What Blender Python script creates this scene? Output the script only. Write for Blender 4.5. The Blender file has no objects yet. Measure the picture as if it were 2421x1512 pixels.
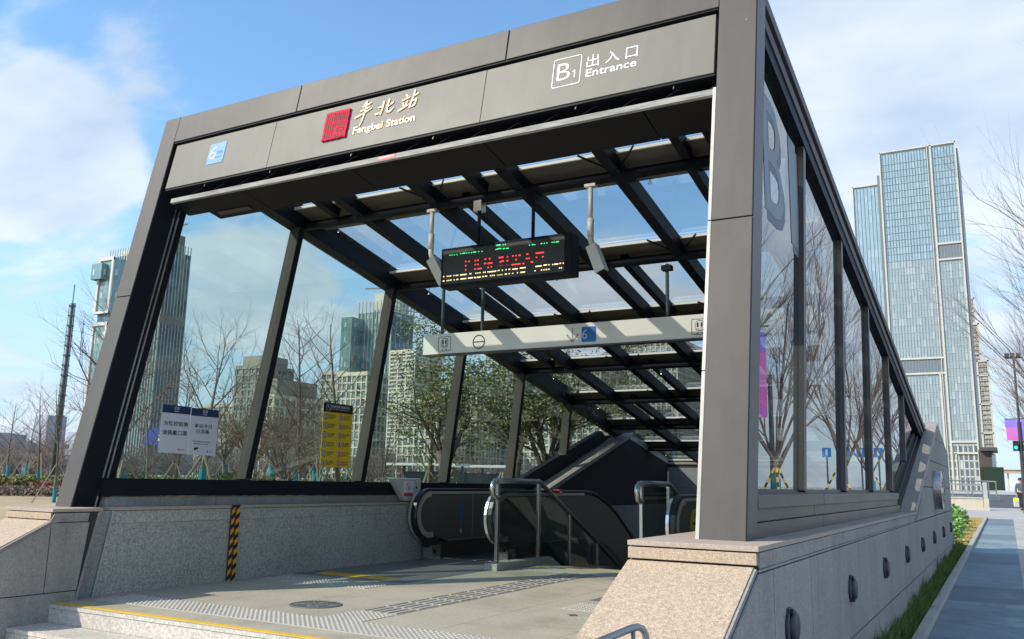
import bpy, math, random
from mathutils import Vector as V3, Matrix
random.seed(7)
sc = bpy.context.scene
col = sc.collection
PI = math.pi

# ------------------------------------------------------------------ camera
Rr = V3((0.8735, 0.4864, 0.0201)); 
yaw, pitch, roll, F = -0.51367867, 0.18389455, -0.02048302, 2058.5
fw = V3((math.sin(yaw)*math.cos(pitch), math.cos(yaw)*math.cos(pitch), math.sin(pitch)))
rt = V3((math.cos(yaw), -math.sin(yaw), 0)); dn = fw.cross(rt)
c_, s_ = math.cos(roll), math.sin(roll)
CR = c_*rt + s_*dn; CD = -s_*rt + c_*dn; CF = fw
CAM = V3((0, 0, 1.1))
cam = bpy.data.objects.new('camera', bpy.data.cameras.new('camera')); col.objects.link(cam)
m = Matrix.Identity(4)
for i in range(3):
    m[i][0] = CR[i]; m[i][1] = -CD[i]; m[i][2] = -CF[i]; m[i][3] = CAM[i]
cam.matrix_world = m
cam.data.sensor_width = 36; cam.data.lens = 36*F/2421; cam.data.clip_end = 5000; cam.data.clip_start = 0.05
sc.camera = cam

def ray(x, y):
    return CR*((x-1210.5)/F) + CD*((y-756)/F) + CF
def far_pt(x, dist):                      # a place on the far ground in the direction of photo column x
    d = ray(x, 1139+(x-1210)*0.0205); d.z = 0; d.normalize(); return V3((d.x*dist, d.y*dist, 0))
def far_h(x, y, dist):                    # height of something seen at (x, y) standing dist metres away
    d = ray(x, y); return 1.1 + dist*d.z/math.hypot(d.x, d.y)

# ------------------------------------------------------------------ tilted frame of the pavilion
T = math.radians(10.9); Y0, Z0 = 5.15, 0.788
CT, ST = math.cos(T), math.sin(T)
def TF(x, u, w): return V3((x, Y0+u*CT+w*ST, Z0-u*ST+w*CT))
def gz(x, y):                             # the street and the lawn climb gently away from the camera
    r = 0.0117*max(0.0, min(y, 142)-10)
    k = max(0.0, min(1.0, (x+16)/6)); d = max(0.0, min(math.hypot(x, y), 62)-10)
    return -0.45 + r*k + 0.023*d*(1-k)

# ------------------------------------------------------------------ materials
def nt(m): m.use_nodes = True; return m.node_tree
def mat(name, c, rough=0.5, metal=0.0, var=0.12, scale=2.0, bump=0.0, bscale=40, spec=0.5, dirt=0.0, fine=0.0, fscale=150, coord='Object', stretch=None, c2=None, fine2=0, cell=None, camp=0.08, streak=0, chips=0):
    m = bpy.data.materials.new(name); t = nt(m); n = t.nodes; l = t.links
    b = n['Principled BSDF']; b.inputs['Roughness'].default_value = rough; b.inputs['Metallic'].default_value = metal
    b.inputs['Specular IOR Level'].default_value = spec
    tc = n.new('ShaderNodeTexCoord'); src = tc.outputs[coord]
    if stretch:
        mp = n.new('ShaderNodeMapping'); mp.inputs['Scale'].default_value = stretch; l.new(src, mp.inputs[0]); src = mp.outputs[0]
    ns = n.new('ShaderNodeTexNoise'); ns.inputs['Scale'].default_value = scale; ns.inputs['Detail'].default_value = 6; ns.inputs['Roughness'].default_value = 0.6
    l.new(src, ns.inputs['Vector'])
    mx = n.new('ShaderNodeMix'); mx.data_type = 'RGBA'
    ca = [max(0, v*(1-var)) for v in c]; cb = [min(1, v*(1+var)) for v in (c2 or c)]
    mx.inputs['A'].default_value = (*ca, 1); mx.inputs['B'].default_value = (*cb, 1)
    rp = n.new('ShaderNodeMapRange'); rp.inputs['From Min'].default_value = 0.3; rp.inputs['From Max'].default_value = 0.7
    l.new(ns.outputs['Fac'], rp.inputs['Value']); l.new(rp.outputs[0], mx.inputs['Factor'])
    out = mx.outputs['Result']
    if fine:
        for k, (fs, amt) in enumerate(((fscale, fine), (fscale*0.33, fine2))):
            if not amt: continue
            f = n.new('ShaderNodeTexNoise'); f.inputs['Scale'].default_value = fs; f.inputs['Detail'].default_value = 2
            l.new(src, f.inputs['Vector'])
            r2 = n.new('ShaderNodeMapRange'); r2.inputs['From Min'].default_value = 0.36; r2.inputs['From Max'].default_value = 0.64
            r2.inputs['To Min'].default_value = 1-amt; r2.inputs['To Max'].default_value = 1+amt
            l.new(f.outputs['Fac'], r2.inputs['Value'])
            mu = n.new('ShaderNodeVectorMath'); mu.operation = 'SCALE'
            l.new(out, mu.inputs[0]); l.new(r2.outputs[0], mu.inputs['Scale']); out = mu.outputs[0]
    if dirt:
        f = n.new('ShaderNodeTexNoise'); f.inputs['Scale'].default_value = 1.3; f.inputs['Detail'].default_value = 9; f.inputs['Roughness'].default_value = 0.7
        l.new(src, f.inputs['Vector'])
        r2 = n.new('ShaderNodeMapRange'); r2.inputs['From Min'].default_value = 0.5; r2.inputs['From Max'].default_value = 0.68
        r2.inputs['To Min'].default_value = 1; r2.inputs['To Max'].default_value = 1-dirt
        l.new(f.outputs['Fac'], r2.inputs['Value'])
        mu = n.new('ShaderNodeVectorMath'); mu.operation = 'SCALE'
        l.new(out, mu.inputs[0]); l.new(r2.outputs[0], mu.inputs['Scale']); out = mu.outputs[0]
    def scaled(fac, a, b_, lo, hi):
        r_ = n.new('ShaderNodeMapRange'); r_.inputs['From Min'].default_value = a; r_.inputs['From Max'].default_value = b_; r_.inputs['To Min'].default_value = lo; r_.inputs['To Max'].default_value = hi
        l.new(fac, r_.inputs['Value']); q = n.new('ShaderNodeVectorMath'); q.operation = 'SCALE'; l.new(out, q.inputs[0]); l.new(r_.outputs[0], q.inputs['Scale']); return q.outputs[0]
    if cell:          # each slab its own tone
        mp = n.new('ShaderNodeMapping'); mp.inputs['Scale'].default_value = [1/v for v in cell]; ge = n.new('ShaderNodeNewGeometry'); l.new(ge.outputs['Position'], mp.inputs[0])
        fl = n.new('ShaderNodeVectorMath'); fl.operation = 'FLOOR'; l.new(mp.outputs[0], fl.inputs[0]); wn = n.new('ShaderNodeTexWhiteNoise'); l.new(fl.outputs[0], wn.inputs['Vector'])
        out = scaled(wn.outputs['Value'], 0, 1, 1-camp, 1+camp)
    if streak:
        mp = n.new('ShaderNodeMapping'); mp.inputs['Scale'].default_value = (9, 9, 0.5); l.new(tc.outputs[coord], mp.inputs[0]); f = n.new('ShaderNodeTexNoise'); f.inputs['Scale'].default_value = 1; f.inputs['Detail'].default_value = 5; l.new(mp.outputs[0], f.inputs['Vector'])
        out = scaled(f.outputs['Fac'], 0.35, 0.7, 1+streak*0.5, 1-streak)
    if chips:
        f = n.new('ShaderNodeTexVoronoi'); f.inputs['Scale'].default_value = 3.2; f.inputs['Randomness'].default_value = 1; l.new(tc.outputs[coord], f.inputs['Vector'])
        out = scaled(f.outputs['Distance'], 0.035, 0.02, 1, 1+chips)
    l.new(out, b.inputs['Base Color'])
    rr = n.new('ShaderNodeMapRange'); rr.inputs['To Min'].default_value = max(0, rough-0.08); rr.inputs['To Max'].default_value = min(1, rough+0.08)
    l.new(ns.outputs['Fac'], rr.inputs['Value']); l.new(rr.outputs[0], b.inputs['Roughness'])
    if bump:
        f = n.new('ShaderNodeTexNoise'); f.inputs['Scale'].default_value = bscale; f.inputs['Detail'].default_value = 4
        l.new(src, f.inputs['Vector'])
        bp = n.new('ShaderNodeBump'); bp.inputs['Strength'].default_value = bump; bp.inputs['Distance'].default_value = 0.01
        l.new(f.outputs['Fac'], bp.inputs['Height']); l.new(bp.outputs[0], b.inputs['Normal'])
    return m
def emis(name, c, s):
    m = bpy.data.materials.new(name); t = nt(m); b = t.nodes['Principled BSDF']
    b.inputs['Base Color'].default_value = (*[v*0.3 for v in c], 1)
    b.inputs['Emission Color'].default_value = (*c, 1); b.inputs['Emission Strength'].default_value = s
    return m
def glass(name, tint, ior=1.5, wav=0.0):
    m = bpy.data.materials.new(name); t = nt(m); n = t.nodes; l = t.links
    n.remove(n['Principled BSDF']); out = n['Material Output']
    fr = n.new('ShaderNodeFresnel'); fr.inputs['IOR'].default_value = ior
    tr = n.new('ShaderNodeBsdfTransparent'); gl = n.new('ShaderNodeBsdfGlossy'); gl.inputs['Roughness'].default_value = 0.0
    gl.inputs['Color'].default_value = (0.95, 0.97, 0.98, 1)
    tr.inputs['Color'].default_value = (*tint, 1)
    # faint streaks of dust on the pane
    tc = n.new('ShaderNodeTexCoord'); ns = n.new('ShaderNodeTexNoise'); ns.inputs['Scale'].default_value = 2.2; ns.inputs['Detail'].default_value = 7
    l.new(tc.outputs['Object'], ns.inputs['Vector'])
    df = n.new('ShaderNodeBsdfDiffuse'); df.inputs['Color'].default_value = (0.5, 0.5, 0.46, 1)
    rp = n.new('ShaderNodeMapRange'); rp.inputs['From Min'].default_value = 0.4; rp.inputs['From Max'].default_value = 0.8
    rp.inputs['To Min'].default_value = 0.01; rp.inputs['To Max'].default_value = 0.07
    l.new(ns.outputs['Fac'], rp.inputs['Value'])
    m0 = n.new('ShaderNodeMixShader'); l.new(rp.outputs[0], m0.inputs[0]); l.new(tr.outputs[0], m0.inputs[1]); l.new(df.outputs[0], m0.inputs[2])
    m1 = n.new('ShaderNodeMixShader'); l.new(fr.outputs[0], m1.inputs[0]); l.new(m0.outputs[0], m1.inputs[1]); l.new(gl.outputs[0], m1.inputs[2])
    if wav:
        w = n.new('ShaderNodeTexNoise'); w.inputs['Scale'].default_value = 0.8; l.new(tc.outputs['Object'], w.inputs['Vector'])
        bp = n.new('ShaderNodeBump'); bp.inputs['Strength'].default_value = wav; bp.inputs['Distance'].default_value = 0.01
        l.new(w.outputs['Fac'], bp.inputs['Height']); l.new(bp.outputs[0], gl.inputs['Normal'])
    geo = n.new('ShaderNodeNewGeometry'); clr = n.new('ShaderNodeBsdfTransparent')
    m2 = n.new('ShaderNodeMixShader'); l.new(geo.outputs['Backfacing'], m2.inputs[0]); l.new(m1.outputs[0], m2.inputs[1]); l.new(clr.outputs[0], m2.inputs[2])
    l.new(m2.outputs[0], out.inputs['Surface'])
    return m
def facade(name, c1, c2, sx, sz, rough=0.08, frame=(0.3, 0.32, 0.33), mort=0.04, spec=0.8, light=(0.45, 0.5, 0.5), frac=0.12, metal=0.0):
    # panes in a grid: each cell its own tint, some with blinds
    m = bpy.data.materials.new(name); t = nt(m); n = t.nodes; l = t.links
    b = n['Principled BSDF']; b.inputs['Roughness'].default_value = rough; b.inputs['Specular IOR Level'].default_value = spec; b.inputs['Metallic'].default_value = metal
    uv = n.new('ShaderNodeUVMap'); uv.uv_map = 'wall'
    sp = n.new('ShaderNodeSeparateXYZ'); l.new(uv.outputs[0], sp.inputs[0])
    def cell(out, s):
        a = n.new('ShaderNodeMath'); a.operation = 'DIVIDE'; a.inputs[1].default_value = s; l.new(out, a.inputs[0])
        f = n.new('ShaderNodeMath'); f.operation = 'FLOOR'; l.new(a.outputs[0], f.inputs[0])
        g = n.new('ShaderNodeMath'); g.operation = 'FRACT'; l.new(a.outputs[0], g.inputs[0])
        return f.outputs[0], g.outputs[0]
    fx, gx = cell(sp.outputs[0], sx); fz, gzz = cell(sp.outputs[1], sz)
    cb = n.new('ShaderNodeCombineXYZ'); l.new(fx, cb.inputs[0]); l.new(fz, cb.inputs[1])
    wn = n.new('ShaderNodeTexWhiteNoise'); wn.noise_dimensions = '3D'; l.new(cb.outputs[0], wn.inputs['Vector'])
    mx = n.new('ShaderNodeMix'); mx.data_type = 'RGBA'; mx.inputs['A'].default_value = (*c1, 1); mx.inputs['B'].default_value = (*c2, 1)
    l.new(wn.outputs['Value'], mx.inputs['Factor'])
    gt = n.new('ShaderNodeMath'); gt.operation = 'GREATER_THAN'; gt.inputs[1].default_value = 1-frac
    sw = n.new('ShaderNodeSeparateXYZ'); l.new(wn.outputs['Color'], sw.inputs[0]); l.new(sw.outputs[1], gt.inputs[0])
    m2 = n.new('ShaderNodeMix'); m2.data_type = 'RGBA'; m2.inputs['B'].default_value = (*light, 1)
    l.new(gt.outputs[0], m2.inputs['Factor']); l.new(mx.outputs['Result'], m2.inputs['A'])
    def edge(g, s):
        a = n.new('ShaderNodeMath'); a.operation = 'LESS_THAN'; a.inputs[1].default_value = mort/s; l.new(g, a.inputs[0]); return a.outputs[0]
    mm = n.new('ShaderNodeMath'); mm.operation = 'MAXIMUM'; l.new(edge(gx, sx), mm.inputs[0]); l.new(edge(gzz, sz), mm.inputs[1])
    m3 = n.new('ShaderNodeMix'); m3.data_type = 'RGBA'; m3.inputs['B'].default_value = (*frame, 1)
    l.new(mm.outputs[0], m3.inputs['Factor']); l.new(m2.outputs['Result'], m3.inputs['A'])
    l.new(m3.outputs['Result'], b.inputs['Base Color'])
    # panes are never quite in one plane: tilt each a little
    bs = n.new('ShaderNodeVectorMath'); bs.operation = 'SUBTRACT'; bs.inputs[1].default_value = (0.5, 0.5, 0.5); l.new(wn.outputs['Color'], bs.inputs[0])
    sc_ = n.new('ShaderNodeVectorMath'); sc_.operation = 'SCALE'; sc_.inputs['Scale'].default_value = 0.035; l.new(bs.outputs[0], sc_.inputs[0])
    ge = n.new('ShaderNodeNewGeometry'); ad = n.new('ShaderNodeVectorMath'); ad.operation = 'ADD'; l.new(ge.outputs['Normal'], ad.inputs[0]); l.new(sc_.outputs[0], ad.inputs[1])
    no = n.new('ShaderNodeVectorMath'); no.operation = 'NORMALIZE'; l.new(ad.outputs[0], no.inputs[0]); l.new(no.outputs[0], b.inputs['Normal'])
    return m

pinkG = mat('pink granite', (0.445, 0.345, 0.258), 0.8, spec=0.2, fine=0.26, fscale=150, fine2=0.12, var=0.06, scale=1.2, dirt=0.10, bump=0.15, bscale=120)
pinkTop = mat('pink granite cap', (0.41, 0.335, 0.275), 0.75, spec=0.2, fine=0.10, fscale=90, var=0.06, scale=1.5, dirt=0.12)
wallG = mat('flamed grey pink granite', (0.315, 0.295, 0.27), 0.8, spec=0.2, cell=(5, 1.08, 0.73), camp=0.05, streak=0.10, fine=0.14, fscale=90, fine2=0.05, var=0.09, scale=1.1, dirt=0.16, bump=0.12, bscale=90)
greyG = mat('speckled grey granite', (0.38, 0.38, 0.34), 0.7, cell=(5, 1.4, 0.64), camp=0.04, fine=0.36, fscale=110, fine2=0.16, var=0.08, scale=1.0, dirt=0.15, bump=0.1)
darkG = mat('dark polished granite', (0.27, 0.285, 0.29), 0.4, cell=(1.4, 1.4, 1.05), fine=0.15, fscale=100, var=0.15, scale=0.8, dirt=0.2)
rampG = mat('grey granite slab', (0.33, 0.30, 0.26), 0.65, fine=0.08, fscale=90, var=0.1, dirt=0.25)
floorG = mat('warm grey floor granite', (0.42, 0.38, 0.295), 0.55, cell=(0.9, 0.85, 5), camp=0.06, chips=-0.35, spec=0.3, fine=0.10, fscale=100, fine2=0.08, var=0.10, scale=0.7, dirt=0.22)
stepG = mat('light step granite', (0.52, 0.48, 0.42), 0.7, fine=0.18, fscale=100, fine2=0.15, var=0.06, dirt=0.1)
tactG = mat('tactile paving grey', (0.42, 0.395, 0.345), 0.6, fine=0.10, var=0.08, dirt=0.1)
joint = mat('dark joint', (0.035, 0.032, 0.034), 0.9)
clad = mat('grey brown metal cladding', (0.079, 0.071, 0.066), 0.5, metal=0.0, spec=0.3, var=0.07, scale=1.2, dirt=0.14, streak=0.10, chips=1.2, fine=0.02, fscale=400)
cladD = mat('dark bronze metal', (0.075, 0.065, 0.060), 0.42, metal=0.2, var=0.1)
beamD = mat('near black painted steel', (0.013, 0.015, 0.020), 0.5, spec=0.10, var=0.15, dirt=0.2)
plateM = mat('taupe aluminium plate', (0.14, 0.125, 0.105), 0.6, spec=0.2, var=0.12, scale=1.5, dirt=0.25)
soffM = mat('dark soffit panel', (0.020, 0.019, 0.020), 0.6, spec=0.08, var=0.1)
signM = mat('grey green sign panel', (0.172, 0.163, 0.14), 0.5, var=0.06, scale=1.2, dirt=0.08, spec=0.25, streak=0.06)
steel = mat('brushed stainless steel', (0.50, 0.48, 0.45), 0.25, metal=0.9, var=0.08)
chrome = mat('polished steel', (0.72, 0.71, 0.68), 0.3, metal=0.75, var=0.05)
railS = mat('weathered steel tube', (0.30, 0.29, 0.29), 0.3, metal=0.85, var=0.12)
stripM = mat('galvanised edge strip', (0.30, 0.29, 0.27), 0.65, spec=0.15, var=0.3, scale=6, dirt=0.35, stretch=(1, 8, 8))
panelS = mat('dark steel balustrade panel', (0.15, 0.14, 0.12), 0.4, metal=0.5, var=0.08)
rubber = mat('black rubber', (0.014, 0.014, 0.016), 0.35)
dimM = mat('dim skirt steel', (0.06, 0.056, 0.052), 0.4, metal=0.5)
matM = mat('ribbed landing plate', (0.22, 0.21, 0.20), 0.45, metal=0.3, var=0.1)
white = mat('white board', (0.80, 0.79, 0.72), 0.45, var=0.03, scale=2, dirt=0.04)
whiteC = mat('off white plastic', (0.55, 0.54, 0.50), 0.45, var=0.04)
camM = mat('camera casing', (0.66, 0.64, 0.58), 0.45, var=0.05)
black = mat('black', (0.012, 0.012, 0.014), 0.4)
inkM = mat('black ink', (0.02, 0.02, 0.022), 0.6)
greyArrow = mat('grey arrow', (0.33, 0.34, 0.35), 0.5)
blueM = mat('signal blue', (0.02, 0.16, 0.50), 0.45, var=0.03)
blueL = mat('line blue', (0.045, 0.22, 0.60), 0.4, var=0.03)
blueT = mat('faint blue lettering', (0.06, 0.24, 0.62), 0.5)
lblue = mat('pale lettering', (0.62, 0.70, 0.82), 0.5)
redM = mat('seal red', (0.55, 0.010, 0.04), 0.6, spec=0.1, var=0.1, scale=20)
redD = mat('dark seal cut', (0.03, 0.006, 0.01), 0.7)
goldM = mat('pale gold letters', (0.74, 0.47, 0.25), 0.4, var=0.05)
goldS = mat('cream letters', (0.74, 0.53, 0.33), 0.4)
letW = mat('white letters', (0.72, 0.72, 0.80), 0.4)
navy = mat('navy header', (0.006, 0.03, 0.085), 0.5)
paper = mat('poster paper', (0.56, 0.58, 0.64), 0.6, var=0.02)
yelS = mat('safety yellow', (0.75, 0.52, 0.02), 0.5, var=0.05)
yelP = mat('yellow line paint', (0.72, 0.44, 0.03), 0.6, var=0.12, scale=20, dirt=0.15)
redP = mat('sign red', (0.6, 0.04, 0.04), 0.5)
tealW = mat('teal trunk wrap', (0.02, 0.24, 0.27), 0.8, var=0.2, scale=8)
bark = mat('grey brown bark', (0.135, 0.105, 0.08), 0.9, var=0.35, scale=6)
barkL = mat('pale bark', (0.21, 0.18, 0.14), 0.9, var=0.35, scale=6)
twig = mat('brown twigs', (0.17, 0.12, 0.09), 0.9, var=0.3, scale=3)
twigP = mat('purplish twigs', (0.16, 0.12, 0.11), 0.9, var=0.3, scale=3)
stake = mat('wooden stake', (0.26, 0.22, 0.16), 0.9, var=0.2)
leafM = mat('olive green leaves', (0.085, 0.105, 0.028), 0.5, var=0.4, scale=3, c2=(0.20, 0.21, 0.07))
leafD = mat('dry hanging leaves', (0.20, 0.15, 0.07), 0.8, var=0.4, scale=3)
bushM = mat('clipped shrub leaves', (0.06, 0.085, 0.022), 0.7, var=0.5, scale=6, c2=(0.10, 0.12, 0.03))
bigleaf = mat('glossy broad leaves', (0.09, 0.21, 0.04), 0.4, var=0.4, scale=5, c2=(0.16, 0.32, 0.07))
grassM = mat('grass blades', (0.10, 0.17, 0.03), 0.8, var=0.4, scale=4)
lawnM = mat('dry winter lawn', (0.42, 0.34, 0.15), 0.95, var=0.3, scale=5, c2=(0.42, 0.33, 0.17), fine=0.2, fscale=30)
groundM = mat('lawn and soil', (0.36, 0.27, 0.15), 0.95, var=0.2, scale=0.25, c2=(0.42, 0.33, 0.19), fine=0.12, fscale=8)
paveM = mat('pale pavers', (0.42, 0.40, 0.38), 0.8, cell=(0.3, 0.6, 9), camp=0.06, var=0.08, scale=1, dirt=0.2)
pathM = mat('blue grey painted path', (0.19, 0.26, 0.29), 0.8, fine=0.10, fscale=60, streak=0.12, var=0.14, scale=0.9, dirt=0.2, c2=(0.22, 0.29, 0.32))
pathD = mat('darker blue grey path panel', (0.15, 0.20, 0.23), 0.8, var=0.14, scale=1.5, dirt=0.2)
kerbM = mat('kerb stone', (0.40, 0.38, 0.35), 0.85, var=0.1, dirt=0.2)
asph = mat('asphalt', (0.075, 0.075, 0.085), 0.9, var=0.15, scale=1)
roadP = mat('road paint', (0.5, 0.5, 0.48), 0.8)
limeS = mat('pale limestone', (0.52, 0.46, 0.38), 0.85, var=0.08, dirt=0.1)
lampM = mat('charcoal cast metal', (0.035, 0.037, 0.045), 0.5)
poleM = mat('grey green painted pole', (0.05, 0.07, 0.08), 0.5)
glL = glass('pale green wall glass', (0.62, 0.72, 0.68), 1.5)
glR = glass('reflective wall glass', (0.27, 0.32, 0.31), 2.6)
glT = glass('tinted roof glass', (0.66, 0.68, 0.67), 1.9)
glB = glass('balustrade glass', (0.45, 0.52, 0.49), 1.6)
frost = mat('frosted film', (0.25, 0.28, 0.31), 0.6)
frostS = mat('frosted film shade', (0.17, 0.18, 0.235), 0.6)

# ------------------------------------------------------------------ mesh builder
class MB:
    def __init__(s): s.v = []; s.f = []; s.uv = {}
    def add(s, vs, fs):
        o = len(s.v); s.v += [tuple(v) for v in vs]; s.f += [tuple(i+o for i in f) for f in fs]
    def hexa(s, p):      # 8 corners: bottom 0-3 ccw, top 4-7
        s.add(p, [(3, 2, 1, 0), (4, 5, 6, 7), (0, 1, 5, 4), (1, 2, 6, 5), (2, 3, 7, 6), (3, 0, 4, 7)])
    def box(s, x0, x1, y0, y1, z0, z1, f=None):
        P = [(x0, y0, z0), (x1, y0, z0), (x1, y1, z0), (x0, y1, z0), (x0, y0, z1), (x1, y0, z1), (x1, y1, z1), (x0, y1, z1)]
        s.hexa([f(*p) for p in P] if f else P); return s
    def prism(s, poly, f0, f1):     # poly 2D list; f0/f1 map 2D -> 3D for the two caps
        n = len(poly); a = [f0(*p) for p in poly]; b = [f1(*p) for p in poly]
        s.add(a+b, [tuple(range(n-1, -1, -1)), tuple(range(n, 2*n))]+[(i, (i+1) % n, n+(i+1) % n, n+i) for i in range(n)]); return s
    def xprism(s, poly, x0, x1):    # poly in (y, z)
        return s.prism(poly, lambda y, z: (x0, y, z), lambda y, z: (x1, y, z))
    def zprism(s, poly, z0, z1):
        return s.prism(poly, lambda x, y: (x, y, z0), lambda x, y: (x, y, z1))
    def tube(s, pts, r, n=8, r1=None, cap=True):
        pts = [V3(p) for p in pts]; k = len(pts); rs = [r if r1 is None else r+(r1-r)*i/(k-1) for i in range(k)] if not isinstance(r, list) else r
        o = len(s.v); prev = None
        for i, p in enumerate(pts):
            d = (pts[min(i+1, k-1)]-pts[max(i-1, 0)])
            if d.length < 1e-9: d = V3((0, 0, 1))
            d.normalize()
            a = prev if prev is not None else (V3((0, 0, 1)) if abs(d.z) < 0.9 else V3((1, 0, 0)))
            a = (a-d*a.dot(d)).normalized(); b = d.cross(a); prev = a
            for j in range(n):
                t = 2*PI*j/n; s.v.append(tuple(p+(a*math.cos(t)+b*math.sin(t))*rs[i]))
        for i in range(k-1):
            for j in range(n):
                s.f.append((o+i*n+j, o+i*n+(j+1) % n, o+(i+1)*n+(j+1) % n, o+(i+1)*n+j))
        if cap:
            s.f.append(tuple(o+j for j in range(n-1, -1, -1))); s.f.append(tuple(o+(k-1)*n+j for j in range(n)))
        return s
    def bar(s, a, b, w, h, up=(0, 0, 1)):      # rectangular bar
        a, b = V3(a), V3(b); d = (b-a).normalized(); x = d.cross(V3(up)).normalized(); y = x.cross(d)
        P = [a-x*w/2-y*h/2, a+x*w/2-y*h/2, a+x*w/2+y*h/2, a-x*w/2+y*h/2]; Q = [p+(b-a) for p in P]
        s.hexa(P+Q); return s
    def ring(s, c, R, r0, r1, ax, ay, n=32, th=0.004):
        c, ax, ay = V3(c), V3(ax), V3(ay); nn = ax.cross(ay)
        for i in range(n):
            a0, a1 = 2*PI*i/n, 2*PI*(i+1)/n
            q = [c+(ax*math.cos(t)+ay*math.sin(t))*r for t, r in ((a0, r0), (a0, r1), (a1, r1), (a1, r0))]
            s.hexa(q+[p+nn*th for p in q])
    def disc(s, c, r, ax, ay, th=0.004, n=28, ry=None):
        c, ax, ay = V3(c), V3(ax), V3(ay); nn = ax.cross(ay).normalized(); ry = ry or r
        a = [c+ax*math.cos(2*PI*i/n)*r+ay*math.sin(2*PI*i/n)*ry for i in range(n)]
        s.add([*a, *[p+nn*th for p in a]], [tuple(range(n-1, -1, -1)), tuple(range(n, 2*n))]+[(i, (i+1) % n, n+(i+1) % n, n+i) for i in range(n)])
    def build(s, name, m, parent=None, bevel=0, smooth=False, org=None):
        me = bpy.data.meshes.new(name)
        o3 = V3((0, 0, 0))
        root = parent
        while root is not None and root.parent is not None: root = root.parent
        if root is not None: o3 = V3(root.location)
        if root is None and org is not None: o3 = V3(org)
        me.from_pydata([tuple(V3(v)-o3) for v in s.v], [], s.f); me.materials.append(m)
        me.validate()
        me.update()
        import bmesh
        bm = bmesh.new(); bm.from_mesh(me); bmesh.ops.recalc_face_normals(bm, faces=bm.faces); bm.to_mesh(me); bm.free()
        if smooth: me.polygons.foreach_set('use_smooth', [True]*len(me.polygons))
        ob = bpy.data.objects.new(name, me); col.objects.link(ob)
        if parent: ob.parent = parent
        elif org is not None: ob.location = o3
        if bevel:
            md = ob.modifiers.new('bevel', 'BEVEL'); md.width = bevel; md.segments = 2; md.limit_method = 'ANGLE'
        return ob
def tag(o, label=None, cat=None, group=None, kind=None):
    if label: o['label'] = label
    if cat: o['category'] = cat
    if group: o['group'] = group
    if kind: o['kind'] = kind
    return o
def thing(name, loc, label, cat, group=None):
    o = bpy.data.objects.new(name, None); col.objects.link(o); o.location = loc; o.empty_display_size = 0.2
    return tag(o, label, cat, group)
def copy_tree(o, parent=None):
    c = o.copy(); col.objects.link(c); c.parent = parent
    for ch in list(o.children): copy_tree(ch, c)
    return c
def structure(o): o['kind'] = 'structure'; return o

def text_mb(s, rect, plane, th=0.003, bold=0.0, shear=0.0):
    # lettering fitted into rect (a0, b0, a1, b1) on plane(a, b, depth) -> 3D
    cu = bpy.data.curves.new('t', 'FONT'); cu.body = s; cu.size = 1; cu.offset = bold; cu.shear = shear; cu.resolution_u = 3; cu.fill_mode = 'FRONT'
    ob = bpy.data.objects.new('t', cu); col.objects.link(ob)
    dg = bpy.context.evaluated_depsgraph_get(); me = bpy.data.meshes.new_from_object(ob.evaluated_get(dg))
    bpy.data.objects.remove(ob)
    vs = [v.co.copy() for v in me.vertices]; fs = [tuple(p.vertices) for p in me.polygons]
    mb = MB()
    if not vs: return mb
    x0 = min(v.x for v in vs); x1 = max(v.x for v in vs); y0 = min(v.y for v in vs); y1 = max(v.y for v in vs)
    a0, b0, a1, b1 = rect
    q = [(a0+(v.x-x0)/(x1-x0)*(a1-a0), b0+(v.y-y0)/max(1e-6, y1-y0)*(b1-b0)) for v in vs]
    n = len(q); ec = {}
    for f in fs:
        for i in range(len(f)):
            e = (f[i], f[(i+1) % len(f)]); ec[e] = 1
    side = [(a, b, n+b, n+a) for (a, b) in ec if (b, a) not in ec]
    mb.add([plane(a, b, th) for a, b in q]+[plane(a, b, 0) for a, b in q], fs+[tuple(n+i for i in reversed(f)) for f in fs]+side)
    bpy.data.meshes.remove(me)
    return mb
def rbox(mb, a0, b0, a1, b1, plane, r=0.02, th=0.003, n=5):      # rounded rectangle on a plane
    pts = []
    for cx, cy, t0 in ((a1-r, b1-r, 0), (a0+r, b1-r, 90), (a0+r, b0+r, 180), (a1-r, b0+r, 270)):
        for i in range(n+1):
            t = math.radians(t0+90*i/n); pts.append((cx+r*math.cos(t), cy+r*math.sin(t)))
    mb.prism(pts, lambda a, b: plane(a, b, 0), lambda a, b: plane(a, b, th)); return pts
def rframe(mb, a0, b0, a1, b1, plane, r=0.02, w=0.004, th=0.003, n=5):
    def P(e, rr):
        q = []
        for cx, cy, t0 in ((a1-r, b1-r, 0), (a0+r, b1-r, 90), (a0+r, b0+r, 180), (a1-r, b0+r, 270)):
            for i in range(n+1):
                t = math.radians(t0+90*i/n); q.append((cx+rr*math.cos(t), cy+rr*math.sin(t)))
        return q
    o, i_ = P(0, r), P(0, r-w); k = len(o)
    for j in range(k):
        a, b, c, d = o[j], o[(j+1) % k], i_[(j+1) % k], i_[j]
        mb.hexa([plane(*p, 0) for p in (a, b, c, d)]+[plane(*p, th) for p in (a, b, c, d)])
def pbox(mb, a0, b0, a1, b1, plane, th=0.003):
    q = [(a0, b0), (a1, b0), (a1, b1), (a0, b1)]
    mb.hexa([plane(*p, 0) for p in q]+[plane(*p, th) for p in q])
def pline(mb, pts, w, plane, th=0.003):
    for (a, b), (c, d) in zip(pts, pts[1:]):
        L = math.hypot(c-a, d-b) or 1e-6; nx, ny = -(d-b)/L*w/2, (c-a)/L*w/2
        q = [(a-nx, b-ny), (c-nx, d-ny), (c+nx, d+ny), (a+nx, b+ny)]
        mb.hexa([plane(*p, 0) for p in q]+[plane(*p, th) for p in q])
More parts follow.
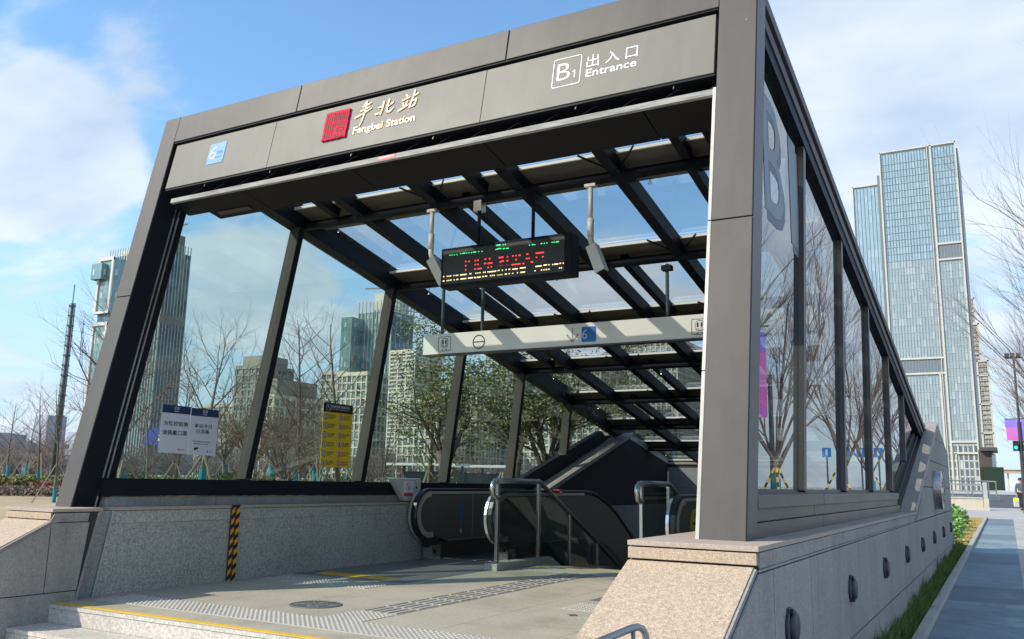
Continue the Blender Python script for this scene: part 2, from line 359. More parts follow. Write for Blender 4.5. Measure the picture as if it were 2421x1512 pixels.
def pell(mb, cx, cy, rx, ry, plane, th=0.003, n=24):
    mb.prism([(cx+rx*math.cos(2*PI*i/n), cy+ry*math.sin(2*PI*i/n)) for i in range(n)], lambda a, b: plane(a, b, 0), lambda a, b: plane(a, b, th))
def pring(mb, cx, cy, r0, r1, plane, th=0.003, n=28):
    for i in range(n):
        q = [(cx+r*math.cos(t), cy+r*math.sin(t)) for t, r in ((2*PI*i/n, r0), (2*PI*i/n, r1), (2*PI*(i+1)/n, r1), (2*PI*(i+1)/n, r0))]
        mb.hexa([plane(*p, 0) for p in q]+[plane(*p, th) for p in q])
def clip_poly(rect, poly):        # clip rectangle by a convex ccw polygon
    out = [(rect[0], rect[1]), (rect[2], rect[1]), (rect[2], rect[3]), (rect[0], rect[3])]
    for i in range(len(poly)):
        a, b = poly[i], poly[(i+1) % len(poly)]; new = []
        ins = lambda p: (b[0]-a[0])*(p[1]-a[1])-(b[1]-a[1])*(p[0]-a[0]) >= -1e-9
        for j in range(len(out)):
            p, q = out[j], out[(j+1) % len(out)]
            if ins(p): new.append(p)
            if ins(p) != ins(q):
                dp = (b[0]-a[0])*(p[1]-a[1])-(b[1]-a[1])*(p[0]-a[0]); dq = (b[0]-a[0])*(q[1]-a[1])-(b[1]-a[1])*(q[0]-a[0])
                t = dp/(dp-dq); new.append((p[0]+(q[0]-p[0])*t, p[1]+(q[1]-p[1])*t))
        out = new
        if len(out) < 3: return []
    return out

# ================================================================== GROUND
def sheet(name, x0, x1, y0, y1, dz, m, nx=1, ny=24, kind='structure', hole=None):
    mb = MB(); xs = [x0+(x1-x0)*i/nx for i in range(nx+1)]; ys = [y0+(y1-y0)*i/ny for i in range(ny+1)]
    for i in range(nx):
        for j in range(ny):
            if hole and hole(0.5*(xs[i]+xs[i+1]), 0.5*(ys[j]+ys[j+1])): continue
            mb.add([(x, y, gz(x, y)+dz) for x, y in ((xs[i], ys[j]), (xs[i+1], ys[j]), (xs[i+1], ys[j+1]), (xs[i], ys[j+1]))], [(0, 1, 2, 3)])
    o = mb.build(name, m)
    if kind: o['kind'] = kind
    return o
# one sheet to the horizon, open only under the pavilion's stairwell
mb = MB()
gx = [-2500, -600, -200, -90, -70, -60, -52, -45, -38, -32, -27, -22, -19, -16, -14, -12, -10, -8, -7.7, -1.3, 0, 4, 10, 40, 200, 900, 2500]
gy = [-1500, -60, -30, -10, 0, 4, 5, 10, 14, 18, 22.5, 24, 28, 33, 38, 43, 49, 55, 60, 66, 80, 110, 142, 250, 700, 3000]
for i in range(len(gx)-1):
    for j in range(len(gy)-1):
        if -7.8 < (gx[i]+gx[i+1])/2 < -1.2 and 4.9 < (gy[j]+gy[j+1])/2 < 22.6: continue
        mb.add([(x, y, gz(x, y)-0.02) for x, y in ((gx[i], gy[j]), (gx[i+1], gy[j]), (gx[i+1], gy[j+1]), (gx[i], gy[j+1]))], [(0, 1, 2, 3)])
structure(mb.build('ground', groundM))
sheet('forecourt_paving', -14, -0.95, -12, 4.1, 0.0, paveM, 1, 4)
sheet('pavement', 0.10, 6.5, -12, 43.2, 0.004, paveM, 1, 30)
mb = MB(); 
yy = -10.0; k = 0
mbd = MB()
for seg in (6.2, 5.0, 3.4, 2.6, 1.2, 2.4, 3.2, 2.0, 4.4, 3.0, 5.2, 2.5, 6, 6, 6):
    y1 = min(yy+seg, 43.0); tgt = mbd if k % 2 else mb
    n = 3
    for q in range(n):
        a, b = yy+(y1-yy)*q/n, yy+(y1-yy)*(q+1)/n
        tgt.add([(x, y, gz(0, y)+0.003) for x, y in ((-0.85, a+0.004), (0.098, a+0.004), (0.098, b-0.002), (-0.85, b-0.002))], [(0, 1, 2, 3)])
    yy = y1; k += 1
    if yy >= 43: break
structure(mb.build('bike_path', pathM)); structure(mbd.build('bike_path_patches', pathD))
sheet('cross_paving', -40, 14, 43.2, 60, 0.002, paveM, 12, 6)
sheet('cross_road', -120, 200, 60, 112, -0.01, asph, 40, 10)
mb = MB()
for k in range(-6, 30):
    for yl in (72, 84, 96):
        x = k*5; mb.add([(a, b, gz(a, b)+0.0) for a, b in ((x, yl), (x+2.4, yl), (x+2.4, yl+0.25), (x, yl+0.25))], [(0, 1, 2, 3)])
structure(mb.build('lane_markings', roadP))
sheet('far_paving', -120, 200, 112, 170, 0.02, paveM, 20, 4)
sheet('side_road', 7.0, 24, -12, 60, -0.012, asph, 2, 24)
mb = MB()
for k in range(14):
    y = -6+k*1.02*1.0
for y in [3+0.95*i for i in range(43)]:
    z0, z1 = gz(-0.9, y), gz(-0.9, y+0.94)
    mb.hexa([(-0.965, y, z0-0.1), (-0.855, y, z0-0.1), (-0.855, y+0.94, z1-0.1), (-0.965, y+0.94, z1-0.1), (-0.965, y, z0+0.07), (-0.855, y, z0+0.07), (-0.855, y+0.94, z1+0.07), (-0.965, y+0.94, z1+0.07)])
structure(mb.build('kerb', kerbM, bevel=0.008))
sheet('planting_bed', -1.5, -0.965, 3, 24, 0.01, mat('grassy soil', (0.13, 0.14, 0.05), 0.95, var=0.3, scale=5), 1, 12)
sheet('lawn', -9, -0.965, 24, 43.2, 0.012, lawnM, 6, 10)
mb = MB()
for i in range(15000):
    y = 3.5+21.5*random.random()**1.1; x = -1.18+0.215*random.random(); z = gz(x, y)
    near = max(0.25, 1-(x+1.18)/0.21*0.75)
    h = (0.07+0.20*random.random()**1.5)*near*(0.6+0.9*abs(math.sin(y*1.9)*math.cos(y*0.7)))+0.03; a = random.random()*PI; w = 0.004+0.003*random.random()
    dx, dy = math.cos(a)*w, math.sin(a)*w; lx, ly = random.gauss(0, 0.25)*h+0.02, random.gauss(0, 0.35)*h
    mb.add([(x-dx, y-dy, z), (x+dx, y+dy, z), (x+lx*0.4+dx*0.6, y+ly*0.4+dy*0.6, z+h*0.6), (x+lx, y+ly, z+h), (x+lx*0.4-dx*0.6, y+ly*0.4-dy*0.6, z+h*0.6)], [(0, 1, 2, 4), (4, 2, 3)])
tag(mb.build('grass', grassM), 'tufts of green grass along the foot of the granite wall', 'grass', kind='stuff')
mb = MB()
for i in range(9000):
    y = 24.5+18.5*random.random(); x = -1.9+0.92*random.random(); z = gz(x, y)+0.01
    h = 0.03+0.05*random.random(); w = 0.012; a = random.random()*PI; dx, dy = math.cos(a)*w, math.sin(a)*w
    mb.add([(x-dx, y-dy, z), (x+dx, y+dy, z), (x+random.gauss(0, 0.02), y+random.gauss(0, 0.02), z+h)], [(0, 1, 2)])
tag(mb.build('dry_grass', mat('straw grass', (0.50, 0.38, 0.17), 0.9, var=0.35, scale=2, c2=(0.42, 0.36, 0.13))), 'straw coloured winter grass between the kerb and the shrubs', 'grass', kind='stuff')

# ================================================================== LANDING, STEPS, STAIRS
XL, XR = -7.33, -1.90
mb = MB(); y = 4.82; 
ys = [4.817, 5.6, 6.45, 7.3, 8.15, 9.0, 9.85, 10.6]; xs = [-7.33, -6.5, -5.6, -4.7, -3.8, -2.9, -1.9]
mb.box(-7.33, -1.9, 4.83, 7.9, -0.5, -0.004)
for i in range(len(xs)-1):
    for j in range(len(ys)-1):
        mb.box(xs[i]+0.0025, xs[i+1]-0.0025, ys[j]+0.0025, ys[j+1]-0.0025, -0.03, 0)
structure(mb.build('landing_floor', floorG))
mb = MB()
for k in range(3):       # front steps with a slab nosing
    zt = -0.15*k; yf = 4.817-0.347*k; yb = yf+0.36
    x0 = -7.174 if k < 1 else -7.174
    mb.box(-7.173, -1.906, yf+0.006, 4.84, zt-0.15, zt-0.034)
    n = 4
    for q in range(n):
        a = -7.173+(5.267)*q/n; b = -7.173+5.267*(q+1)/n
        mb.box(a+0.001, b-0.001, yf, min(yb, 4.816) if k else 4.84, zt-0.03, zt if k else -0.0005)
structure(mb.build('front_steps', stepG))
mb = MB(); mb.box(-7.17, -1.906, 4.862, 4.925, 0.0, 0.004)
tag(mb.build('yellow_line', yelP), 'yellow painted safety line along the top front step', 'floor line')
mb = MB()
n = 30
for k in range(n):
    mb.box(-5.6, -3.9, 10.6+0.3*k, 10.6+0.3*(k+1)+0.02, -0.14*(k+1)-0.25, -0.14*k-0.14 if k else -0.002)
st = structure(mb.build('stairs', stepG))
mb = MB()
for q in range(12):
    mb.box(-5.59+q*0.14, -5.59+q*0.14+0.138, 10.565, 10.6, 0.0005, 0.006)
tag(mb.build('stair_nosing', yelP), 'yellow nosing strip at the head of the stairs', 'floor line')
structure(MB().box(-7.4, -1.8, 10.0, 34, -6.2, -6.0).build('tunnel_floor', darkG))

# tactile paving
def domes(mb, x0, x1, y0, y1, s=0.05, r=0.016):
    nx = round((x1-x0)/s); ny = round((y1-y0)/s)
    for i in range(nx):
        for j in range(ny):
            cx, cy = x0+(i+.5)*(x1-x0)/nx, y0+(j+.5)*(y1-y0)/ny
            o = [(cx+r*math.cos(t), cy+r*math.sin(t), 0.004) for t in [PI/3*k for k in range(6)]]
            p = [(cx+r*.55*math.cos(t), cy+r*.55*math.sin(t), 0.0105) for t in [PI/3*k for k in range(6)]]
            mb.add(o+p, [(k, (k+1) % 6, 6+(k+1) % 6, 6+k) for k in range(6)]+[tuple(range(6, 12))])
def tact(name, rects, label, base=True):
    t = thing(name, (rects[0][0], rects[0][2], 0), label, 'tactile paving', 'tactile paving slabs')
    b = MB(); d = MB()
    for r in rects:
        b.box(r[0], r[1], r[2], r[3], -0.001, 0.004); domes(d, *r)
    b.build('paving_slab', tactG, t); d.build('studs', tactG, t)
tact('tactile_paving', [(-7.12, -1.95, 5.20, 5.62), (-4.86, -4.46, 5.62, 6.06)], 'wide studded warning strip behind the yellow line at the top of the front steps')
tact('tactile_paving', [(-7.2, -5.75, 7.28, 7.66)], 'studded warning strip in front of the left escalator mat')
tact('tactile_paving', [(-3.53, -1.95, 7.25, 7.68)], 'studded warning strip at the right edge of the landing before the right escalator')
tact('tactile_paving', [(-5.50, -3.9, 10.06, 10.45)], 'studded warning strip at the head of the stairs')
t = thing('guide_path', (-4.66, 6.1, 0), 'straight ribbed guiding strip running from the studs towards the stairs', 'tactile paving')
a = MB(); b = MB()
for k in range(12):
    y0 = 6.07+k*0.332; a.box(-4.86, -4.46, y0+.001, y0+0.331, -0.001, 0.004)
    for q in range(5): b.box(-4.835+q*0.081, -4.80+q*0.081, y0+0.02, y0+0.312, 0.004, 0.010)
a.build('paving_slab', tactG, t); b.build('ribs', mat('grey rib strips', (0.34, 0.32, 0.28), 0.5), t)
structure(MB().box(-7.29, -5.74, 7.9, 10.72, -0.003, 0.004).build('landing_mat', matM))
structure(MB().box(-3.55, -1.93, 7.9, 10.72, -0.003, 0.004).build('landing_mat', matM))
# manhole cover
t = thing('manhole_cover', (-5.375, 6.13, 0), 'round dark manhole cover set in the landing floor', 'manhole cover')
mb = MB(); mb.disc((-5.375, 6.13, 0.0005), 0.232, (1, 0, 0), (0, 1, 0), 0.0035, 40); mb.build('cover_plate', mat('worn grey iron', (0.17, 0.175, 0.17), 0.45, metal=0.5, var=0.2, scale=10), t)
mb = MB()
mb.ring((-5.375, 6.13, 0.004), 0, 0.215, 0.225, (1, 0, 0), (0, 1, 0), 40, 0.004)
mb.ring((-5.375, 6.13, 0.004), 0, 0.10, 0.108, (1, 0, 0), (0, 1, 0), 30, 0.004)
for k in range(6):
    an = k*PI/3+0.3; mb.bar((-5.375+0.03*math.cos(an), 6.13+0.03*math.sin(an), 0.006), (-5.375+0.21*math.cos(an), 6.13+0.21*math.sin(an), 0.006), 0.012, 0.005)
mb.build('raised_pattern', mat('iron ridges', (0.28, 0.28, 0.27), 0.4, metal=0.5), t)
mb = MB(); mb.disc((-3.28, 6.96, 0.0005), 0.05, (1, 0, 0), (0, 1, 0), 0.004, 4)
tag(mb.build('floor_drain', mat('brown drain', (0.13, 0.10, 0.08), 0.7), org=(-3.28, 6.96, 0)), 'small brown diamond drain cover in the landing beside the right pier', 'drain cover')
t = thing('floor_sticker', (-6.58, 8.16, 0), 'yellow warning sticker strip on the mat before the left escalator', 'sticker')
MB().box(-7.10, -6.06, 8.04, 8.27, 0.0045, 0.0065).build('sheet', yelP, t)
mb = MB(); pring(mb, -6.82, 8.155, 0.055, 0.075, lambda a, b, d: (a, b, 0.0068+d*0.3)); mb.build('red_ring', redP, t)
mb = MB()
for k in range(5): pbox(mb, -6.70+k*0.12, 8.13, -6.61+k*0.12, 8.18, lambda a, b, d: (a, b, 0.0068+d*0.3))
mb.build('dark_marks', mat('faded sticker print', (0.35, 0.22, 0.03), 0.7), t)

# ================================================================== GRANITE WALLS
def pier(t, x0, x1, inner_lean, name='pier'):
    # side outline of a front pier: sloped front, vertical band, cap; leaning back edge on the inner side
    g = MB(); jn = MB(); cp = MB()
    outline = [(4.095, -0.5), (5.08, -0.5), (5.085, 0.0), (5.236, 0.755), (4.785, 0.755), (4.785, 0.672), (4.095, 0.365)]
    out2 = [(4.11, -0.5), (5.07, -0.5), (5.075, 0.0), (5.226, 0.757), (4.80, 0.757), (4.80, 0.68), (4.11, 0.36)]
    if inner_lean: g.xprism(outline, x0+0.012, x1-0.03); jn.xprism(out2, x0+0.02, x1-0.012)
    else: g.xprism(outline, x0+0.03, x1-0.045); jn.xprism(out2, x0+0.012, x1-0.012)
    return g, jn, outline
# --- left wall
LW = thing('granite_parapet_wall', (-7.6, 4.1, -0.45), 'left granite parapet wall with a sloped front pier, shaded grey inner face beside the landing', 'wall')
x0, x1 = -7.86, -7.174
# front face slabs (sunlit pink)
mb = MB()
mb.xprism([(4.098, 0.34), (4.098, 0.366), (4.768, 0.690), (4.80, 0.684), (4.80, 0.64)], x0, x1-0.035)
mb.xprism([(4.102, -0.5), (4.14, -0.5), (4.14, 0.335), (4.102, 0.335)], x0, x1-0.035)
mb.box(x0, x1-0.035, 4.768, 4.80, 0.697, 0.754)
mb.build('front_slab', pinkG, LW, bevel=0.003)
mb = MB(); mb.box(x0, x1, 4.76, 5.246, 0.760, 0.788); mb.build('pier_cap', pinkTop, LW, bevel=0.003)
mb = MB(); mb.xprism([(4.11, -0.5), (5.07, -0.5), (5.075, 0), (5.222, 0.759), (4.785, 0.759), (4.785, 0.68), (4.11, 0.345)], x0+0.01, x1-0.008); mb.build('pier_core', joint, LW)
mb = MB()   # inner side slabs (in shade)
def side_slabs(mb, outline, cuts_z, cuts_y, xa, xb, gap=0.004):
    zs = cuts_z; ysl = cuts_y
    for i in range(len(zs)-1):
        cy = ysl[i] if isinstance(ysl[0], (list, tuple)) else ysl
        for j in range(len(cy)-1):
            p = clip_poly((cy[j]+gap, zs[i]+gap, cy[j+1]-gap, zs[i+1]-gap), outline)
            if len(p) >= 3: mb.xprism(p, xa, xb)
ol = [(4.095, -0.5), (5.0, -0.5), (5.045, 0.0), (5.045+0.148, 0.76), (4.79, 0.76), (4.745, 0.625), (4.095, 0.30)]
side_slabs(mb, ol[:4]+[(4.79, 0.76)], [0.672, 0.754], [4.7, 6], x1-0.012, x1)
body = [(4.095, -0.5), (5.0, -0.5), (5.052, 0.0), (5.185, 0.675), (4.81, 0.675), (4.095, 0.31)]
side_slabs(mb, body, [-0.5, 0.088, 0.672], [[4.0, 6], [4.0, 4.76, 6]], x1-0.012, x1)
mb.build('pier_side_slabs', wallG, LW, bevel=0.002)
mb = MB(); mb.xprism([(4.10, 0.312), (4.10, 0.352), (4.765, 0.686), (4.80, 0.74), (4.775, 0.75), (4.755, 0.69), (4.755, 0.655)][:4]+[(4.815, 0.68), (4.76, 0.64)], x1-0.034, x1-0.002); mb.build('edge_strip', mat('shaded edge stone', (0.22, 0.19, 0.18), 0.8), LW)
mb = MB(); mb.xprism([(5.053, 0.0), (5.073, 0.0), (5.222, 0.755), (5.202, 0.755)], x1-0.03, x1+0.002); mb.build('edge_strip', wallG, LW)
# long inner wall
mb = MB(); jn = MB()
hull = [(5.11, -6), (21.05, -6), (21.05, 1.722), (18.486, 2.215), (13.64, 0.772), (5.30, 0.772), (5.10, 0.0)]
jn.xprism([(5.09, -6), (21.04, -6), (21.04, 1.70), (18.486, 2.18), (13.6, 0.75), (5.25, 0.76), (5.09, 0)], -7.86, -7.345)
jn.build('wall_core', joint, LW)
MB().xprism([(5.06, -0.4), (5.36, -0.4), (5.36, 0.0), (5.48, 0.756), (5.235, 0.756), (5.07, 0)], -7.40, -7.340).build('recess_slab', mat('recess granite', (0.30, 0.31, 0.30), 0.7, fine=0.25, fscale=90), LW)
up = [(5.31, -0.3), (10.75, -0.3), (10.75, 0.752), (5.455, 0.752), (5.325, 0.0)]
side_slabs(mb, up, [-0.3, 0.635, 0.76], [[5.2, 6.55, 7.95, 9.35, 10.8], [5.2, 6.55, 7.95, 9.35, 10.8]], -7.345, -7.33, 0.0012)
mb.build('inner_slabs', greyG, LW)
mb = MB(); mb.xprism([(5.325, 0), (5.345, 0), (5.475, 0.752), (5.455, 0.752)], -7.344, -7.322); mb.build('edge_strip', mat('pale edge stone', (0.42, 0.42, 0.42), 0.6, fine=0.2), LW)
mb = MB()
low = [(10.75, -6), (21.05, -6), (21.05, 1.60), (18.486, 2.09), (13.64, 0.64), (10.75, 0.64)]
zz = [-6, -4.5, -3.2, -2.1, -1.05, 0.0, 1.035, 2.3]; yy = [10.75, 12.1, 13.5, 14.9, 16.3, 17.7, 19.1, 20.5, 21.2]
side_slabs(mb, low, zz, yy, -7.345, -7.33, 0.003)
side_slabs(mb, [(10.75, 0.64), (13.64, 0.64), (13.66, 0.752), (10.75, 0.752)], [0.6, 0.8], yy, -7.345, -7.331, 0.003)
# band under the ramp edge
for (a, b), (c, d) in (((13.66, 0.65), (18.47, 2.095)), ((18.50, 2.095), (21.05, 1.605))):
    n = 5
    for q in range(n):
        A = (a+(c-a)*q/n, b+(d-b)*q/n); B = (a+(c-a)*(q+1)/n-0.01, b+(d-b)*(q+1)/n)
        mb.xprism([A, B, (B[0], B[1]+0.095), (A[0], A[1]+0.095)], -7.345, -7.329)
mb.build('dark_slabs', darkG, LW)
mb = MB()
for a, b in ((5.45, 6.6), (6.604, 8.0), (8.004, 9.2), (9.204, 10.4), (10.404, 11.9), (11.904, 13.62)): mb.box(-7.47, -7.318, a, b, 0.757, 0.788)
mb.box(-7.86, -7.475, 5.25, 13.62, 0.757, 0.786)
mb.build('coping', pinkTop, LW, bevel=0.002)
mb = MB()
n = 8
for q in range(n):
    ya, yb = 13.64+4.85*q/n, 13.64+4.85*(q+1)/n-0.006; za, zb = 0.788+(ya-13.64)*0.298, 0.788+(yb-13.64)*0.298
    mb.xprism([(ya, za-0.03), (yb, zb-0.03), (yb, zb), (ya, za)], -7.545, -7.235)
mb.xprism([(18.49, 2.20), (21.05, 1.70), (21.05, 1.73), (18.49, 2.233)], -7.86, -7.322)
mb.build('ramp_coping', rampG, LW)
mb = MB()   # stone band under the glazing
ya = 5.47
for L in (1.35, 0.3, 1.45, 1.35, 1.1, 1.3, 1.4): 
    mb.box(-7.62, -7.472, ya, min(ya+L-0.006, 13.7), 0.789, 0.878); ya += L
mb.build('stone_band', wallG, LW)

# --- right wall
RW = thing('granite_parapet_wall', (-1.5, 4.1, -0.45), 'right granite parapet wall with a sunlit sloped front pier and a gabled far end', 'wall')
x0, x1 = -1.905, -1.17
mb = MB(); mb.xprism([(4.098, -0.52), (21, -0.52), (5.2, 0.757), (4.80, 0.757), (4.80, 0.66), (4.12, 0.335)][:1]+[(5.3, -0.52), (5.3, 0.757), (4.80, 0.757), (4.80, 0.66), (4.12, 0.335)], x0+0.01, x1-0.014); mb.build('pier_core', joint, RW)
mb = MB()
mb.xprism([(4.093, 0.335), (4.093, 0.366), (4.766, 0.679), (4.80, 0.679), (4.80, 0.645)], x0, x1-0.03)
mb.box(x0, x1-0.012, 4.767, 4.80, 0.690, 0.752)
mb.build('front_slab', pinkG, RW, bevel=0.003)
mb = MB(); mb.xprism([(4.10, -0.52), (4.13, -0.52), (4.13, 0.33), (4.10, 0.33)], x0+0.002, x1-0.03); mb.build('front_slab', mat('rough reddish granite', (0.34, 0.20, 0.13), 0.9, fine=0.5, fscale=30, bump=0.5, bscale=30, fine2=0.2), RW)
mb = MB(); mb.xprism([(4.098, 0.335), (4.098, 0.36), (4.768, 0.672), (4.80, 0.66), (4.80, 0.635)], x1-0.027, x1-0.0145); mb.build('edge_strip', wallG, RW)
mb = MB(); mb.box(x0, x1+0.002, 4.759, 5.80, 0.760, 0.788)
mb.box(x0, -1.56, 5.804, 13.8, 0.760, 0.788)
mb.build('pier_cap', pinkTop, RW, bevel=0.003)
mb = MB(); mb.xprism([(4.12, -0.5), (21.05, -6), (21.05, 0.757), (4.80, 0.757), (4.80, 0.66), (4.12, 0.335)], x0+0.003, x0+0.015); mb.build('inner_slabs', greyG, RW)
core = MB(); core.xprism([(5.3, -0.52), (22.93, -0.52), (22.93, 1.87), (19.83, 2.42), (13.85, 0.75), (5.3, 0.757)], x0+0.02, x1-0.014)
core.build('wall_core', joint, RW)
mb = MB()
cols_lo = [4.1, 5.087, 6.15, 7.22, 8.25, 9.33, 10.38, 11.46, 12.61, 13.76, 14.8, 16.0, 17.2, 18.4, 19.6, 20.8, 22.0, 22.95]
lowp = [(4.12, -0.52), (22.95, -0.52), (22.95, 0.65), (4.79, 0.65), (4.12, 0.33)]
side_slabs(mb, lowp, [-0.52, -0.075, 0.653], cols_lo, x1-0.014, x1, 0.0065)
for j in range(len(cols_lo)-1):
    a, b = max(cols_lo[j], 4.80), cols_lo[j+1]
    if a > 13.7: break
    mb.box(x1-0.014, x1-0.001, a+0.004, b-0.004, 0.672, 0.755)
    mb.box(x1-0.013, x1-0.003, a+0.002, b-0.002, 0.6535, 0.668)
tri = [(13.86, 0.66), (22.95, 0.66), (22.95, 1.885), (19.85, 2.40)]
side_slabs(mb, tri, [0.657, 1.15, 1.62, 2.09, 2.6], [[13.8, 14.9, 15.9, 16.9, 18.3, 19.7, 21.1, 22.95], [13.8, 17.3, 19.1, 20.9, 22.95], [13.8, 18.3, 20.5, 22.95], [13.8, 22.95]], x1-0.014, x1, 0.0065)
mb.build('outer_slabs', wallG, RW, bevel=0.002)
mb = MB()
for j in range(len(cols_lo)-1):
    a, b = max(cols_lo[j], 5.804), cols_lo[j+1]
    if b > 13.8: b = 13.8
    if a >= 13.7 or b < 5.81: continue
    mb.box(-1.558, x1+0.002, a+0.001, b-0.001, 0.760, 0.788)
mb.build('coping', pinkTop, RW, bevel=0.002)
mb = MB()
n = 10
for q in range(n):
    ya, yb = 13.8+6.05*q/n, 13.8+6.05*(q+1)/n-0.006; s = (2.45-0.788)/6.05
    za, zb = 0.788+(ya-13.8)*s, 0.788+(yb-13.8)*s
    mb.xprism([(ya, za-0.09), (yb, zb-0.09), (yb, zb), (ya, za)], -1.375, x1+0.002)
    mb.xprism([(ya, za-0.09), (yb, zb-0.09), (yb, zb+0.03), (ya, za+0.03)], -1.905, -1.53)
mb.xprism([(19.85, 2.40), (22.96, 1.87), (22.96, 1.90), (19.85, 2.455)], -1.9, x1+0.002)
mb.build('ramp_coping', rampG, RW, bevel=0.002)
mb = MB(); mb.xprism([(13.8, 0.74), (19.85, 2.36), (19.85, 2.42), (13.8, 0.79)], -1.53, -1.375); mb.xprism([(13.6, 0.76), (19.6, 2.42), (19.6, 2.47), (13.6, 0.81)], -1.47, -1.43)
mb.build('ramp_sill', cladD, RW)
# back wall of the stairwell and dark end
BW = thing('stairwell_back_wall', (-4.6, 21.1, -2), 'dark stone wall closing the far end of the stairwell under the glass roof', 'wall')
mb = MB(); mb.box(-7.33, -1.9, 21.06, 21.3, -1.2, 1.60)
mb.box(-7.33, -1.9, 21.3, 22.9, 1.3, 1.55)
mb.build('wall_core', joint, BW)
mb = MB()
for i in range(4):
    for j, (za, zb) in enumerate(((-1.2, -0.1), (-0.095, 1.03), (1.035, 1.52))):
        mb.box(-7.32+i*1.355, -7.32+(i+1)*1.355-0.006, 21.045, 21.06, za, zb)
mb.build('dark_slabs', darkG, BW)
MB().box(-7.33, -1.9, 21.03, 21.3, 1.60, 1.66).build('coping', rampG, BW)
MB().box(-7.4, -1.8, 33, 33.2, -6.2, 0).build('tunnel_end', joint, BW)
MB().box(-7.4, -1.8, 21.3, 33.2, -1.3, -1.2).build('tunnel_ceiling', joint, BW)
MB().box(-7.4, -7.33, 21.04, 33, -6.2, -1.2).build('tunnel_side', darkG, BW); MB().box(-1.9, -1.8, 21.04, 33, -6.2, -1.2).build('tunnel_side', darkG, BW)

# ================================================================== PAVILION
PV = thing('station_entrance', (-4.6, 5.15, 0.788), 'glazed metro entrance pavilion with a leaning grey metal portal and sloping glass roof', 'metro entrance')
for a, b in ((-7.74, -7.515), (-1.61, -1.335)):
    mb = MB()
    for w0, w1 in ((-0.04, 2.095), (2.103, 4.19)): mb.box(a, b, 0, 0.225, w0, w1, TF)
    mb.build('column', clad, PV, bevel=0.004)
MB().box(-7.516, -7.511, 0.012, 0.235, -0.03, 3.87, TF).build('column_side_plate', beamD, PV)
MB().box(-1.336, -1.331, 0.012, 0.24, -0.03, 4.17, TF).build('column_side_plate', cladD, PV)
MB().box(-1.46, -1.352, 0.232, 0.236, -0.05, 4.1, TF).build('column_side_plate', black, PV)
MB().box(-7.73, -7.52, 0.01, 0.21, 2.0, 2.2, TF).build('column_joint', joint, PV)
MB().box(-1.60, -1.345, 0.01, 0.21, 2.0, 2.2, TF).build('column_joint', joint, PV)
mb = MB()
for a, b in ((-7.512, -5.782), (-5.772, -3.438), (-3.428, -1.613)): mb.box(a, b, 0.0, 0.30, 3.875, 4.185, TF)
mb.build('top_beam', clad, PV, bevel=0.004)
MB().box(-7.51, -1.62, 0.012, 0.6, 3.86, 4.175, TF).build('beam_core', beamD, PV)
MB().box(-7.51, -1.62, 0.22, 0.42, 3.20, 3.86, TF).build('beam_core', beamD, PV)
trM = mat('bright edge trim', (0.52, 0.50, 0.45), 0.5, streak=0.25, dirt=0.3)
for wa, wb in ((-0.02, 1.04), (1.048, 2.10), (2.108, 3.17)): MB().box(-1.636, -1.612, 0.005, 0.12, wa, wb, TF).build('edge_trim', trM, PV, bevel=0.002)
for u in (0.235, 0.285): MB().box(-7.525, -7.508, u, u+0.018, -0.03, 3.9, TF).build('guide_rail', steel, PV)
for u in (0.255, 0.31): MB().box(-7.66, -7.53, u, u+0.03, -0.03, 3.9, TF).build('side_post', beamD, PV)
MB().box(-7.70, -7.54, 0.30, 0.40, -0.02, 3.85, TF).build('side_post', beamD, PV)
MB().box(-1.46, -1.37, 0.235, 0.30, -0.05, 4.0, TF).build('side_post', cladD, PV)
MB().box(-1.47, -1.44, 0.225, 0.42, -0.05, 3.85, TF).build('side_post', beamD, PV)
MB().box(-1.60, -1.47, 0.30, 0.42, -0.05, 3.85, TF).build('side_post', beamD, PV)
# canopy soffit under the sign
MB().box(-7.32, -1.612, 0.02, 0.05, 3.12, 3.17, TF).build('canopy_edge', stripM, PV)
mb = MB()
for a, b in ((-7.1, -6.36), (-6.35, -5.0), (-4.99, -3.6), (-3.59, -2.2), (-2.19, -1.66)): mb.box(a, b, 0.05, 0.50, 3.145, 3.19, TF)
mb.build('canopy_soffit', soffM, PV)
MB().box(-7.0, -6.55, 0.35, 0.42, 3.135, 3.144, TF).build('soffit_slot', black, PV)
for k in range(17):
    mb = MB(); x = -7.15+k*0.34; pts = []
    for i in range(9):
        t = i/8; pts.append(TF(x+0.22*t, 0.06+0.08*t, 3.17+0.13*math.sin(PI*t*0.62)))
    mb.tube(pts, 0.004, 5); mb.build('cable_loop', black, PV)
for x in (-6.55, -5.6, -4.3, -3.2, -2.3): MB().tube([TF(x, 0.16, 3.17), TF(x, 0.16, 3.32)], 0.012, 6).build('hanger_rod', beamD, PV)
for x in (-6.9, -6.0, -5.0, -4.1, -2.75, -1.95): MB().tube([TF(x, 0.05, 3.26), TF(x+0.01, 0.05, 3.30)], 0.006, 6).build('sign_bracket', cladD, PV)
